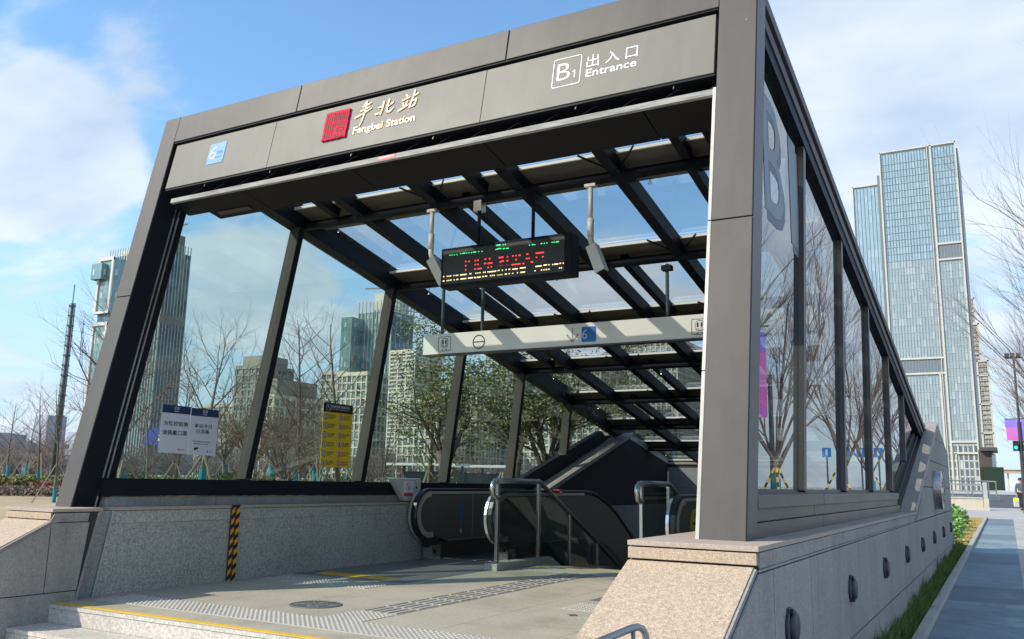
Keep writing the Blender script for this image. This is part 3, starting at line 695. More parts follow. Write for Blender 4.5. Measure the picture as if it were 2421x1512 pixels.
# girders, rafters, cross members
UE = 17.2
MB().box(-7.66, -7.47, 0.2, UE, 3.81, 4.12, TF).build('side_girder', beamD, PV)
MB().box(-1.54, -1.385, 0.2, UE, 3.80, 4.05, TF).build('side_girder', beamD, PV)
mb = MB(); 
for q in range(9):
    a, b = 0.24+q*1.9, 0.24+(q+1)*1.9-0.01
    mb.box(-1.44, -1.352, a, b, 4.075, 4.175, TF); mb.box(-1.42, -1.372, a, b, 3.93, 4.03, TF)
mb.build('roof_fascia', clad, PV)
MB().box(-1.42, -1.385, 0.24, UE, 4.02, 4.09, TF).build('fascia_groove', black, PV)
mb = MB()
for q in range(9):
    a, b = 0.24+q*1.9, 0.24+(q+1)*1.9-0.01
    mb.box(-7.74, -7.60, a, b, 4.0, 4.175, TF)
mb.build('roof_fascia', clad, PV)
def rafter(x, u0, u1): MB().box(x-0.062, x+0.062, u0, u1, 3.845, 4.02, TF).build('rafter', beamD, PV)
for x in (-6.55, -5.47, -4.36, -3.25, -2.15): rafter(x, 0.3, UE)
ext = {0: (-6.9, -4.8, -2.5), 1: (-5.12, -2.52), 2: (-6.22, -4.0, -1.85), 3: (-6.9, -3.6), 4: (-5.1, -2.9), 5: (-6.2, -4.0), 6: (-5.1, -2.9), 7: (-4.0, -1.8)}  # extra dark bars set in single bays
for k in range(8):
    for x in ext[k]: MB().box(x-0.045, x+0.045, 2*k+0.3 if k == 0 else 2*k+0.08, 2*k+1.98, 3.875, 4.015, TF).build('rafter', beamD, PV)
for k in range(1, 9):
    u = 2.0*k
    MB().tube([TF(-7.46, u+0.05, 3.86), TF(-1.54, u+0.05, 3.86)], 0.058, 12).build('cross_tube', beamD, PV, smooth=True)
    mb = MB()
    for a, b in zip((-7.46, -6.48, -5.4, -4.29, -3.18, -2.08), (-6.62, -5.54, -4.43, -3.32, -2.22, -1.55)):
        mb.box(a, b, u-0.17, u+0.42, 3.985, 4.0, TF)
    mb.build('cross_plate', plateM, PV)
    mb = MB()
    for a, b in zip((-7.46, -6.48, -5.4, -4.29, -3.18, -2.08), (-6.62, -5.54, -4.43, -3.32, -2.22, -1.55)):
        mb.box(a, b, u-0.19, u-0.172, 3.978, 4.012, TF)  # sunlight on the plate's front edge, painted as a bright strip
    mb.build('sunlit_plate_edge', mat('painted sunlit edge', (0.62, 0.60, 0.54), 0.5), PV) if k == 1 else mb.build('sunlit_plate_edge', bpy.data.materials['painted sunlit edge'], PV)
    for x in (-6.9, -4.9, -2.9):
        m2 = MB(); c = TF(x, u+0.05, 3.80); m2.tube([c, c+V3((0, 0, -0.06))], 0.005, 5); m2.tube([c+V3((0.014*math.cos(t), 0, -0.075+0.014*math.sin(t))) for t in [i*PI/6 for i in range(13)]], 0.004, 5, cap=False)
        m2.build('hanging_hook', steel, PV)
for k in range(1, 8):
    for x in (-5.47, -3.25):
        for s_ in (-0.3, 0.3): MB().bar(TF(x+s_, 2*k-0.3, 3.95), TF(x, 2*k+0.02, 3.88), 0.012, 0.02).build('tie_rod', beamD, PV)
# roof panes
for k in range(9):
    a, b = (0.6 if k == 0 else 2*k-0.16), min(2*k+1.80, UE)
    MB().box(-7.47, -1.54, a, b, 4.04, 4.055, TF).build('roof_pane', glT, PV)
mullM = mat('bronze mullion', (0.060, 0.054, 0.047), 0.65, spec=0.12, var=0.15, dirt=0.2)
# mullions and side panes
def wtop(y): return Z0+(3.82-(y-Y0)*ST)/CT*1.0        # height where leaning girder passes (approx)
def zgird(y, w=3.82): return (Z0*CT*CT+0) if False else (Z0 + (w-(y-Y0)*ST)/CT)
for k in range(1, 6):
    u = 2.0*k
    def wbase(zb):  # w where z = zb on this mullion
        return (zb-Z0+u*ST)/CT
    zb = 1.06 if k < 5 else 1.62
    MB().box(-7.61, -7.46, u-0.038, u+0.038, wbase(zb), 3.82, TF).build('mullion', mullM, PV)
    MB().box(-7.46, -7.452, u-0.038, u+0.05, wbase(zb)+0.02, 3.80, TF).build('mullion_cap', beamD, PV)
    zb2 = 1.07 if k < 5 else 1.55
    MB().box(-1.56, -1.395, u-0.045, u+0.045, wbase(zb2), 3.82, TF).build('mullion', cladD, PV)
def pane(xa, xb, u0, u1, sill, m, nm='wall_pane'):
    # quadrilateral pane between the sill line (in y,z) and the girder
    poly = []
    def at_sill(u):        # intersect line u=const with sill(y)
        w = 0
        for _ in range(30):
            p = TF(0, u, w); w += (sill(p.y)-p.z)*0.9
        return w
    n = 3; lo = []
    for i in range(n+1):
        u = u0+(u1-u0)*i/n; w = at_sill(u); 
        p = TF(0, u, min(w, 3.8)); lo.append((p.y, p.z))
    hi = [TF(0, u1, 3.83), TF(0, u0, 3.83)]
    mb = MB(); mb.xprism(lo+[(p.y, p.z) for p in hi], xa, xb); mb.build(nm, m, PV)
silL = lambda y: max(1.055, 1.055+(y-13.35)*0.300)
silR = lambda y: max(1.065, 1.065+(y-13.3)*0.28)
for k in range(6):
    u0, u1 = (0.40 if k == 0 else 2*k+0.05), (2*k+1.95 if k < 5 else 11.9)
    pane(-7.566, -7.55, u0, u1, silL, glL)
    pane(-1.452, -1.438, u0, u1, silR, glR)
# sills
mb = MB(); mb.box(-7.68, -7.448, 5.42, 13.42, 0.885, 1.055); mb.xprism([(13.42, 0.885), (14.0, 0.885), (18.0, 2.12), (17.6, 2.12), (17.4, 2.21), (13.42, 1.02)], -7.68, -7.555)
mb.build('sill_beam', beamD, PV)
mb = MB()
for a, b in ((5.45, 7.66), (7.67, 9.66), (9.67, 11.66), (11.67, 13.4)):
    mb.box(-1.56, -1.33, a, b, 0.965, 1.05)
mb.build('sill_beam', cladD, PV, bevel=0.004)
mb = MB()
for a, b in ((5.4, 7.4), (7.41, 9.4), (9.41, 11.5), (11.51, 13.5)): mb.box(-1.56, -1.365, a, b, 0.885, 0.963)
mb.build('sill_beam', cladD, PV)
mb = MB()
for a, b in ((5.38, 7.64), (7.65, 9.7), (9.71, 11.7), (11.71, 13.6)): mb.box(-1.56, -1.34, a, b, 0.789, 0.880)
mb.build('sill_plinth', cladD, PV)
mb = MB(); mb.xprism([(13.42, 0.80), (13.9, 0.90), (18.2, 2.08), (18.0, 2.16), (13.35, 1.03)], -1.53, -1.46); mb.build('sill_beam', beamD, PV)
MB().box(-1.46, -1.433, 5.47, 13.4, 1.05, 1.085).build('sill_gasket', black, PV)

# frosted characters B1 on the right glass
def planeR(a, b, d): return (-1.436+d, a, b)
FB = thing('frosted_lettering', (-1.43, 6.5, 3.0), 'large frosted letter B and figure 1 on the first right glass pane', 'lettering')
_sh = []
def BP(a, b, d): return (-1.436+d, a, b)
def BP2(a, b, d): return (-1.437+d, a, b)
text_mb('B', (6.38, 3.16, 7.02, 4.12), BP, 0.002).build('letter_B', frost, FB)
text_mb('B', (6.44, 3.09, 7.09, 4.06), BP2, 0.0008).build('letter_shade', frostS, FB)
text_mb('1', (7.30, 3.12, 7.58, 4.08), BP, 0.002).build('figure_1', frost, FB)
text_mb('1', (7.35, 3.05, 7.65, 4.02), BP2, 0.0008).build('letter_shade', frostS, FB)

# ================================================================== FASCIA SIGN
SG = thing('fascia_sign', (-4.55, 5.17, 4.2), 'long grey sign panel across the portal naming the station and entrance B1', 'sign')
mb = MB()
for a, b in ((-7.465, -6.034), (-6.030, -3.62), (-3.616, -1.638)): mb.box(a, b, 0.02, 0.2, 3.31, 3.83, TF)
mb.build('sign_panel', signM, SG, bevel=0.003)
MB().box(-7.47, -1.635, 0.03, 0.19, 3.29, 3.31, TF).build('sign_edge', beamD, SG)
SP = lambda a, b, d: TF(a, 0.0195-d, b)
SP2 = lambda a, b, d: TF(a, 0.0155-d, b)
mb = MB(); rbox(mb, -6.92, 3.493, -6.685, 3.735, SP, 0.018, 0.004); mb.build('line_badge', blueL, SG)
def six(x0, y0, x1, y1, pl, w):
    mb = MB(); cx, r = (x0+x1)/2, (x1-x0)/2; cy = y0+r
    pring(mb, cx, cy, r-w, r, pl, 0.002, 24)
    pts = [(x0+w/2, cy)]+[(x0+w/2+(x1-x0)*0.85*(1-math.cos(t)), cy+(y1-cy-w/2)*math.sin(t)) for t in [PI/2*i/8 for i in range(1, 9)]]
    pline(mb, pts, w, pl, 0.0022); return mb
six(-6.895, 3.55, -6.81, 3.69, SP2, 0.011).build('line_number', letW, SG)
for s, r in (('号线', (-6.80, 3.600, -6.715, 3.64)), ('Line 6', (-6.80, 3.555, -6.715, 3.58))): text_mb(s, r, SP2, 0.002).build('badge_text', lblue if False else mat('faint badge text', (0.07, 0.26, 0.62), 0.5) if 'faint badge text' not in bpy.data.materials else bpy.data.materials['faint badge text'], SG)
mb = MB(); rg = random.Random(3)
pts = []
for i in range(40):
    t = i/40*4; e = rg.uniform(-0.004, 0.004)
    s = t % 1
    p = ((-5.358+0.281*s, 3.458), (-5.077, 3.458+0.302*s), (-5.077-0.281*s, 3.76), (-5.358, 3.76-0.302*s))[int(t)]
    pts.append((p[0]+e, p[1]+rg.uniform(-0.004, 0.004)))
mb.prism(pts, lambda a, b: SP(a, b, 0), lambda a, b: SP(a, b, 0.02)); mb.build('red_seal', redM, SG)
S3 = lambda a, b, d: TF(a, -0.0005-d, b)
mb = MB(); X, Wd = -5.358, 3.458
def L(pts, w=0.011): pline(mb, [(X+0.281*a, Wd+0.302*b) for a, b in pts], w, S3, 0.0015)
L([(0.08, 0.90), (0.42, 0.90)]); L([(0.40, 0.92), (0.40, 0.62)]); L([(0.10, 0.90), (0.10, 0.10)]); L([(0.20, 0.82), (0.20, 0.06)]); L([(0.30, 0.82), (0.30, 0.06)]); L([(0.40, 0.55), (0.40, 0.06)]); L([(0.48, 0.92), (0.48, 0.40)]); L([(0.08, 0.06), (0.14, 0.06)])
for k in range(5): L([(0.56+0.09*k, 0.94), (0.56+0.09*k, 0.60)], 0.007)
for k in range(4):
    for q in range(3): L([(0.56+0.09*k, 0.68+0.09*q), (0.63+0.09*k, 0.66+0.09*q)], 0.006)
L([(0.52, 0.54), (0.94, 0.54)]); L([(0.56, 0.46), (0.92, 0.46)]); L([(0.60, 0.36), (0.88, 0.36)]); L([(0.60, 0.36), (0.60, 0.24)]); L([(0.88, 0.36), (0.88, 0.24)]); L([(0.60, 0.24), (0.88, 0.24)]); L([(0.68, 0.18), (0.66, 0.10)]); L([(0.80, 0.18), (0.84, 0.10)]); L([(0.52, 0.05), (0.94, 0.05)]); L([(0.50, 0.12), (0.58, 0.12)])
mb.build('seal_cuts', redD, SG)
# brush strokes: cream characters standing off the panel
def brush(strokes, m, nm='character'):
    mb = MB()
    for st in strokes:
        for (a, b, wa), (c, d, wb) in zip(st, st[1:]):
            L_ = math.hypot(c-a, d-b) or 1e-6; nx, ny = -(d-b)/L_, (c-a)/L_
            q = [(a-nx*wa, b-ny*wa), (c-nx*wb, d-ny*wb), (c+nx*wb, d+ny*wb), (a+nx*wa, b+ny*wa)]
            mb.hexa([SP(*p, 0) for p in q]+[SP(*p, 0.009) for p in q])
            n = 8; pell(mb, a, b, wa, wa, SP, 0.0093, n); pell(mb, c, d, wb, wb, SP, 0.0093, n)
    mb.build(nm, m, SG)
def ch(x0, y0, x1, y1, sts, w):
    return [[(x0+(x1-x0)*a, y0+(y1-y0)*b, w*k) for a, b, k in s] for s in sts]
brush(ch(-5.006, 3.547, -4.825, 3.802, [[(0.62, 1.0, 0.9), (0.5, 0.86, 1.1), (0.40, 0.80, 0.6)], [(0.42, 0.78, 0.8), (0.62, 0.82, 1.1), (0.92, 0.90, 0.8)], [(0.30, 0.60, 0.8), (0.6, 0.67, 1.1), (0.86, 0.73, 0.9)], [(0.02, 0.38, 1.1), (0.4, 0.46, 1.0), (0.98, 0.64, 0.8)], [(0.62, 0.98, 1.0), (0.58, 0.5, 1.1), (0.48, 0.12, 1.0), (0.40, 0.0, 0.4)]], 0.0078), goldM)
brush(ch(-4.763, 3.600, -4.566, 3.766, [[(0.36, 0.92, 1), (0.34, 0.5, 1.1), (0.28, 0.12, 0.9)], [(0.10, 0.58, 0.8), (0.36, 0.62, 0.9)], [(0.0, 0.18, 1.2), (0.22, 0.22, 1.1), (0.36, 0.36, 0.7)], [(0.66, 1.0, 1.0), (0.60, 0.5, 1.2), (0.62, 0.18, 1.1), (0.82, 0.16, 1.1), (0.98, 0.36, 0.6)], [(0.92, 0.74, 1.0), (0.76, 0.60, 0.9), (0.62, 0.50, 0.6)]], 0.0078), goldM)
brush(ch(-4.504, 3.600, -4.307, 3.794, [[(0.30, 0.86, 0.9), (0.38, 0.76, 1.0)], [(0.12, 0.58, 0.9), (0.30, 0.63, 0.9), (0.50, 0.68, 0.8)], [(0.20, 0.46, 0.8), (0.24, 0.28, 0.9)], [(0.42, 0.50, 0.8), (0.34, 0.26, 0.9)], [(0.0, 0.06, 1.2), (0.26, 0.16, 1.0), (0.50, 0.30, 0.7)], [(0.76, 1.0, 1.0), (0.72, 0.66, 1.1), (0.68, 0.46, 0.8)], [(0.76, 0.72, 0.9), (0.98, 0.80, 0.8)], [(0.64, 0.42, 0.9), (0.60, 0.14, 1.0)], [(0.64, 0.44, 0.8), (0.92, 0.50, 1.0), (0.86, 0.20, 0.9)], [(0.58, 0.12, 0.9), (0.86, 0.18, 0.9)]], 0.0078), goldM)
text_mb('Fengbei Station', (-5.0, 3.443, -4.306, 3.545), SP, 0.006, bold=0.014).build('station_name', goldS, SG)
mb = MB(); rframe(mb, -2.97, 3.482, -2.72, 3.757, SP, 0.022, 0.006, 0.002); mb.build('badge_outline', letW, SG)
text_mb('B', (-2.93, 3.546, -2.815, 3.704), SP, 0.002, bold=-0.012).build('entrance_letter', letW, SG)
mb = MB(); pbox(mb, -2.776, 3.546, -2.768, 3.620, SP, 0.002); pline(mb, [(-2.774, 3.617), (-2.793, 3.600)], 0.007, SP, 0.0024); mb.build('entrance_letter', letW, SG)
text_mb('出', (-2.673, 3.608, -2.567, 3.723), SP, 0.003, bold=0.003).build('entrance_text', letW, SG)
text_mb('入', (-2.512, 3.609, -2.392, 3.716), SP, 0.003, bold=0.003).build('entrance_text', letW, SG)
text_mb('口', (-2.341, 3.608, -2.242, 3.712), SP, 0.003, bold=0.003).build('entrance_text', letW, SG)
text_mb('Entrance', (-2.672, 3.521, -2.246, 3.592), SP, 0.002, bold=0.008).build('entrance_text', letW, SG)
mb = MB(); pbox(mb, -4.64, 3.128, -4.457, 3.168, lambda a, b, d: TF(a, 0.0195-d, b), 0.002)
rs = thing('red_sticker', TF(-4.55, 0.02, 3.15), 'small faded red and white sticker on the canopy edge under the seal', 'sticker')
mb.build('sticker_sheet', mat('faded red sticker', (0.60, 0.14, 0.12), 0.6), rs)
mb = MB(); pbox(mb, -4.63, 3.145, -4.467, 3.155, lambda a, b, d: TF(a, 0.0172-d, b), 0.002); mb.build('pale_stripe', whiteC, rs)

# ================================================================== LED DISPLAY
LD = thing('led_display', (-4.55, 7.85, 3.95), 'black LED ticker box hanging on two poles with red, green and yellow dots', 'display')
PL = lambda a, b, d: (a, 7.8-d, b)
MB().box(-5.32, -3.715, 7.80, 7.98, 3.185, 3.632).build('casing', beamD, LD, bevel=0.008)
mb = MB(); pbox(mb, -5.29, 3.222, -3.80, 3.600, PL, 0.002)
mb.build('screen', mat('led screen', (0.035, 0.037, 0.034), 0.5, fine=0.3, fscale=60), LD)
for x in (-4.875, -4.20):
    MB().tube([(x, 7.86, 3.63), (x, 7.86, 4.08)], 0.02, 8).build('pole', beamD, LD)
    MB().box(x-0.05, x+0.05, 7.81, 7.91, 4.02, 4.14).build('clamp', steel if x < -4.5 else beamD, LD)
# map LED dash positions read off the screen (pixel frame of a close view) to the screen
def LP(px, py):
    X_, Y_ = (1300+px*550/2421)/1.30235, (700+py*550/2421)/1.30235
    d = ray(X_, Y_); t = 7.798/d.y; return d.x*t, 1.1+d.z*t
def dashes(lst, h, nm, m):
    mb = MB()
    for px, py, L_ in lst:
        a, b = LP(px, py); c, d = LP(px+L_, py-L_*0.145)
        ln = max(c-a, h)
        pbox(mb, a, b-h/2, a+ln, b+h/2, lambda p, q, e: (p, 7.7978-e, q), 0.002)
    mb.build(nm, m, LD)
G, Rd, Yl = emis('green led', (0.05, 1.0, 0.35), 0.9), emis('red led', (1.0, 0.05, 0.05), 1.2), emis('warm led', (1.0, 0.80, 0.42), 1.0)
dashes([(370, 383, 12), (400, 380, 8), (432, 378, 10), (468, 374, 12), (515, 362, 14), (545, 357, 40), (598, 352, 8), (627, 350, 8), (662, 348, 14), (690, 341, 42), (762, 333, 12), (805, 330, 12), (1002, 249, 62), (1092, 240, 8), (1120, 237, 8), (995, 305, 14), (1015, 297, 58), (1092, 293, 30), (1135, 290, 38), (1448, 245, 10), (1485, 240, 26), (1522, 240, 10), (1608, 225, 20), (1650, 222, 8), (1685, 217, 8), (1755, 208, 10), (1780, 206, 8), (1810, 203, 44)], 0.011, 'green_dots', G)
dashes([(583, 468, 16), (628, 466, 16), (583, 526, 16), (583, 582, 16), (712, 455, 20), (750, 450, 10), (712, 510, 20), (750, 506, 10), (708, 570, 20), (748, 566, 60), (845, 435, 24), (905, 430, 20), (838, 495, 30), (888, 493, 66), (885, 548, 18), (930, 540, 12), (1038, 416, 64), (1150, 404, 14), (1050, 475, 16), (1066, 465, 40), (1145, 458, 22), (1220, 393, 20), (1265, 388, 16), (1310, 383, 24), (1262, 443, 22), (1212, 512, 120), (1360, 495, 24), (1415, 367, 24), (1405, 428, 22), (1440, 425, 18), (1472, 475, 34), (1540, 356, 110), (1540, 412, 18), (1625, 403, 20)], 0.014, 'red_dots', Rd)
dashes([(1042, 522, 55), (1133, 516, 48), (1544, 466, 12), (1630, 455, 8)], 0.006, 'dim_red_dots', emis('dim red led', (0.5, 0.03, 0.06), 0.5))
dashes([(286, 673, 10), (335, 668, 12), (358, 666, 12), (380, 663, 10), (425, 658, 12), (455, 656, 12), (475, 654, 12), (515, 650, 88), (640, 634, 26), (722, 627, 12), (750, 624, 12), (778, 620, 12), (825, 615, 12), (848, 612, 12), (885, 608, 14), (905, 608, 98), (1022, 590, 26), (1080, 585, 14), (1130, 578, 14), (1172, 574, 22), (1222, 572, 74), (1325, 557, 78), (1536, 535, 84), (1645, 517, 48), (1712, 512, 12), (1762, 508, 16), (1790, 505, 56), (1862, 493, 20), (1905, 490, 12), (280, 733, 22), (332, 727, 12), (355, 724, 12), (380, 720, 18), (428, 716, 12), (465, 711, 24), (520, 705, 78), (622, 693, 66), (702, 686, 30), (742, 682, 52), (815, 672, 22), (850, 668, 30), (920, 660, 12), (945, 657, 12), (970, 655, 12), (1120, 638, 30), (1175, 633, 12), (1220, 628, 12), (1285, 620, 12), (1330, 615, 66), (1523, 594, 12), (1610, 583, 16), (1645, 579, 12), (1675, 576, 20), (1712, 572, 12), (1855, 556, 12), (1880, 553, 14)], 0.0125, 'yellow_dots', Yl)
dashes([(1015, 652, 76), ], 0.012, 'dim_yellow_dots', emis('dim yellow led', (0.6, 0.5, 0.15), 0.7))

# ================================================================== CCTV
def cctv(x, tip, jz, label):
    y = 7.85
    t = thing('security_camera', (x, y, jz), label, 'security camera', 'security cameras on poles')
    MB().box(x-0.06, x+0.06, y-0.03, y+0.05, 4.10, 4.13).build('mount_plate', camM, t)
    MB().tube([(x, y, 4.11), (x, y, jz+0.14)], 0.024, 12).build('pole', camM, t, smooth=True)
    mb = MB(); mb.tube([(x, y, jz+0.16), (x, y, jz-0.02)], 0.034, 12); mb.tube([(x, y, jz), (x+0.002, y, jz-0.06), (x+0.03, y, jz-0.15)], 0.03, 12); mb.build('joint', camM, t, smooth=True)
    mb = MB(); a = V3((x+0.02, y, jz-0.13)); b = V3((x+tip[0], y+tip[1], jz+tip[2])); mb.bar(a, b, 0.115, 0.105, up=(0, 1, 0.1)); mb.build('housing', camM, t, bevel=0.008)
    d = (b-a).normalized(); mb = MB(); mb.bar(b-d*0.005, b+d*0.008, 0.085, 0.075, up=(0, 1, 0.1)); mb.build('lens_window', black, t)
cctv(-3.53, (0.14, -0.03, -0.42), 3.60, 'white tube camera on a pole to the right of the LED box')
cctv(-5.50, (0.17, 0.05, -0.42), 3.68, 'white tube camera on a pole behind the left end of the LED box')

# ================================================================== DIRECTION BOARD
DB = thing('direction_board', (-4.4, 9.8, 3.4), 'long white hanging direction board with train icons and a blue line badge', 'sign')
MB().box(-6.90, -1.72, 9.75, 9.87, 2.785, 3.062).build('board', white, DB, bevel=0.004)
MB().box(-6.90, -1.72, 9.745, 9.875, 2.768, 2.785).build('board_trim', cladD, DB)
for x in (-6.63, -5.99, -3.4): MB().tube([(x, 9.81, 3.06), (x, 9.81, 3.72)], 0.022, 10).build('pole', poleM, DB)
MB().box(-3.46, -3.34, 9.76, 9.86, 3.64, 3.70).build('clamp', beamD, DB)
DP = lambda a, b, d: (a, 9.7495-d, b)
DP2 = lambda a, b, d: (a, 9.7465-d, b)
def train(x0, z0, x1, z1):
    mb = MB(); rframe(mb, x0, z0, x1, z1, DP, 0.016, 0.006, 0.002)
    f = lambda a, b: (x0+(x1-x0)*a, z0+(z1-z0)*b)
    body = [f(.24, .34), f(.22, .70), f(.30, .86), f(.5, .90), f(.70, .86), f(.78, .70), f(.76, .34), f(.66, .26), f(.34, .26)]
    mb.prism(body, lambda a, b: DP(a, b, 0), lambda a, b: DP(a, b, 0.002))
    for q in ([f(.40, .16), f(.32, .05)], [f(.60, .16), f(.68, .05)]): pline(mb, q, 0.011, DP, 0.002)
    mb.build('train_icon', inkM, DB)
    mb = MB(); mb.prism([f(.27, .38), f(.25, .70), f(.32, .82), f(.5, .86), f(.68, .82), f(.75, .70), f(.73, .38), f(.64, .31), f(.36, .31)], lambda a, b: DP2(a, b, 0), lambda a, b: DP2(a, b, 0.001)); mb.build('train_icon_white', white, DB)
    mb = MB()
    D3 = lambda a, b, d: (a, 9.7455-d, b)
    for q in ((.32, .48, .44, .76), (.56, .48, .68, .76)): a, b = f(q[0], q[1]); c, d = f(q[2], q[3]); pbox(mb, a, b, c, d, D3, 0.001)
    for q in ((.33, .38, .43, .43), (.57, .38, .67, .43)): a, b = f(q[0], q[1]); c, d = f(q[2], q[3]); pbox(mb, a, b, c, d, D3, 0.001)
    mb.build('train_icon', inkM, DB)
train(-6.646, 2.822, -6.445, 3.022); train(-3.092, 2.82, -2.89, 3.008)
mb = MB(); pring(mb, -6.0, 2.917, 0.082, 0.096, DP, 0.002, 40); pbox(mb, -6.082, 2.910, -5.918, 2.924, DP, 0.002); mb.build('no_entry_icon', inkM, DB)
mb = MB(); pbox(mb, -4.635, 2.845, -4.617, 3.012, DP, 0.002); pline(mb, [(-4.705, 2.93), (-4.626, 2.835), (-4.545, 2.93)], 0.022, DP, 0.0024); mb.build('arrow_icon', greyArrow, DB)
mb = MB(); rbox(mb, -4.50, 2.82, -4.304, 3.012, DP, 0.012, 0.002); mb.build('line_badge', blueM, DB)
six(-4.488, 2.862, -4.424, 2.975, DP2, 0.010).build('line_number', lblue, DB)
for s, r in (('号线', (-4.405, 2.905, -4.325, 2.945)), ('Line 6', (-4.405, 2.865, -4.325, 2.89))): text_mb(s, r, DP2, 0.002).build('badge_text', blueT, DB)

# ================================================================== NOTICES ON LEFT GLASS
def NP(dx): return lambda a, b, d: (-7.548+dx+d, a, b)
def notice(y0, y1, z0, z1, label, lines, eng):
    t = thing('notice_poster', (-7.54, (y0+y1)/2, z0), label, 'notice', 'notices taped on the left glass')
    mb = MB(); pbox(mb, y0, z0, y1, z1, NP(0), 0.002); mb.build('paper', paper, t)
    mb = MB(); pbox(mb, y0, z1-0.082, y1, z1+0.0005, NP(0.0022), 0.001); mb.build('header', navy, t)
    c = (y0+y1)/2; text_mb('公告', (c-0.035, z1-0.045, c+0.035, z1-0.012), NP(0.0034), 0.001).build('header_text', lblue, t)
    text_mb('Notice', (c-0.028, z1-0.066, c+0.028, z1-0.053), NP(0.0034), 0.001).build('header_text', lblue, t)
    for s, r in lines: text_mb(s, r, NP(0.0022), 0.001, bold=0.012).build('text_line', inkM, t)
    for s, r in eng: text_mb(s, r, NP(0.0022), 0.001, bold=0.01).build('text_line', inkM, t)
    mb = MB(); pring(mb, y1-0.115, z0+0.04, 0.004, 0.011, NP(0.0022), 0.001); mb.build('red_logo', redP, t)
    mb = MB(); pbox(mb, y1-0.095, z0+0.034, y1-0.04, z0+0.045, NP(0.0022), 0.001); mb.build('small_print', greyArrow, t)
    return t
notice(6.08, 6.446, 1.318, 1.812, 'left white notice with navy header and two rows of characters', [('为防控疫情', (6.112, 1.598, 6.425, 1.648)), ('请佩戴口罩', (6.106, 1.503, 6.42, 1.555))], [])
t = notice(6.452, 6.827, 1.310, 1.806, 'right white notice with navy header, centred characters and small English lines', [('本站今日', (6.51, 1.598, 6.745, 1.645)), ('已消毒', (6.54, 1.538, 6.715, 1.585))], [('This station has been', (6.50, 1.447, 6.735, 1.462)), ('disinfected today', (6.52, 1.420, 6.715, 1.437))])
mb = MB(); pell(mb, 6.545, 1.375, 0.018, 0.016, NP(0.0022), 0.001); pell(mb, 6.572, 1.382, 0.014, 0.012, NP(0.0023), 0.001); mb.build('dark_emblem', inkM, t)
# safety sign
YS = thing('escalator_safety_sign', (-7.54, 8.81, 1.235), 'yellow escalator safety sign with black header and twelve round icons on the glass', 'sign')
y0, y1, z0, z1 = 8.527, 9.107, 1.235, 2.05
mb = MB(); pbox(mb, y0, z0, y1, z1, NP(0), 0.003); mb.build('sheet', yelS, YS)
mb = MB(); pbox(mb, y0, z1-0.118, y1, z1+0.0005, NP(0.0032), 0.001); mb.build('header', black, YS)
mb = MB(); rframe(mb, y0+0.06, z1-0.098, y0+0.14, z1-0.02, NP(0.0044), 0.006, 0.003, 0.001); pline(mb, [(y0+0.075, z1-0.04), (y0+0.09, z1-0.04), (y0+0.12, z1-0.08), (y0+0.132, z1-0.08)], 0.007, NP(0.0044), 0.001); pell(mb, y0+0.085, z1-0.05, 0.006, 0.008, NP(0.0044), 0.001); mb.build('escalator_icon', letW, YS)
text_mb('自动扶梯 乘梯须知', (y0+0.15, z1-0.06, y0+0.51, z1-0.022), NP(0.0044), 0.001).build('header_text', letW, YS)
text_mb('Safety Tips on Taking Escalators', (y0+0.15, z1-0.085, y0+0.51, z1-0.068), NP(0.0044), 0.001).build('header_text', letW, YS)
names = [('站稳扶好', 0), ('禁止倚靠', 1), ('老人小孩须有人陪', 0), ('禁止逆行', 1), ('当心夹脚', 0), ('禁止运重物', 1), ('请勿使用', 0), ('禁止攀爬', 1), ('禁止探身', 1), ('禁止玩耍', 1), ('禁止蹲坐', 1), ('禁止推车', 1)]
sg = random.Random(5)
for r in range(6):
    for c in range(2):
        cy = y0+0.058+c*0.292; cz = z1-0.175-r*0.118
        nm, red = names[r*2+c]
        red = red and not (c == 0 and r < 5)
        mb = MB(); pell(mb, cy, cz, 0.041, 0.041, NP(0.0032), 0.001); mb.build('icon_disc', whiteC, YS)
        mb = MB(); pring(mb, cy, cz, 0.035, 0.042, NP(0.0044), 0.001); 
        if red: pline(mb, [(cy-0.027, cz+0.027), (cy+0.027, cz-0.027)], 0.006, NP(0.0044), 0.001)
        mb.build('icon_ring', redP if red else navy, YS)
        mb = MB(); k = sg.uniform(-0.008, 0.008)
        pell(mb, cy+k, cz+0.018, 0.006, 0.007, NP(0.0046), 0.001); pline(mb, [(cy+k, cz+0.010), (cy+k*0.5, cz-0.008)], 0.011, NP(0.0046), 0.001)
        pline(mb, [(cy-0.014, cz+0.004), (cy+0.016, cz+0.002+k)], 0.005, NP(0.0046), 0.001); pline(mb, [(cy+k*0.5, cz-0.008), (cy-0.010, cz-0.027)], 0.006, NP(0.0046), 0.001); pline(mb, [(cy+k*0.5, cz-0.008), (cy+0.013, cz-0.025)], 0.006, NP(0.0046), 0.001)
        mb.build('icon_figure', inkM, YS)
        text_mb(nm, (cy+0.052, cz+0.002, cy+0.052+0.13, cz+0.030), NP(0.0032), 0.001).build('icon_text', inkM, YS)
        mb = MB(); pbox(mb, cy+0.052, cz-0.012, cy+0.052+sg.uniform(0.09, 0.15), cz-0.006, NP(0.0032), 0.001); pbox(mb, cy+0.052, cz-0.024, cy+0.052+sg.uniform(0.05, 0.10), cz-0.019, NP(0.0032), 0.001); mb.build('small_print', inkM, YS)

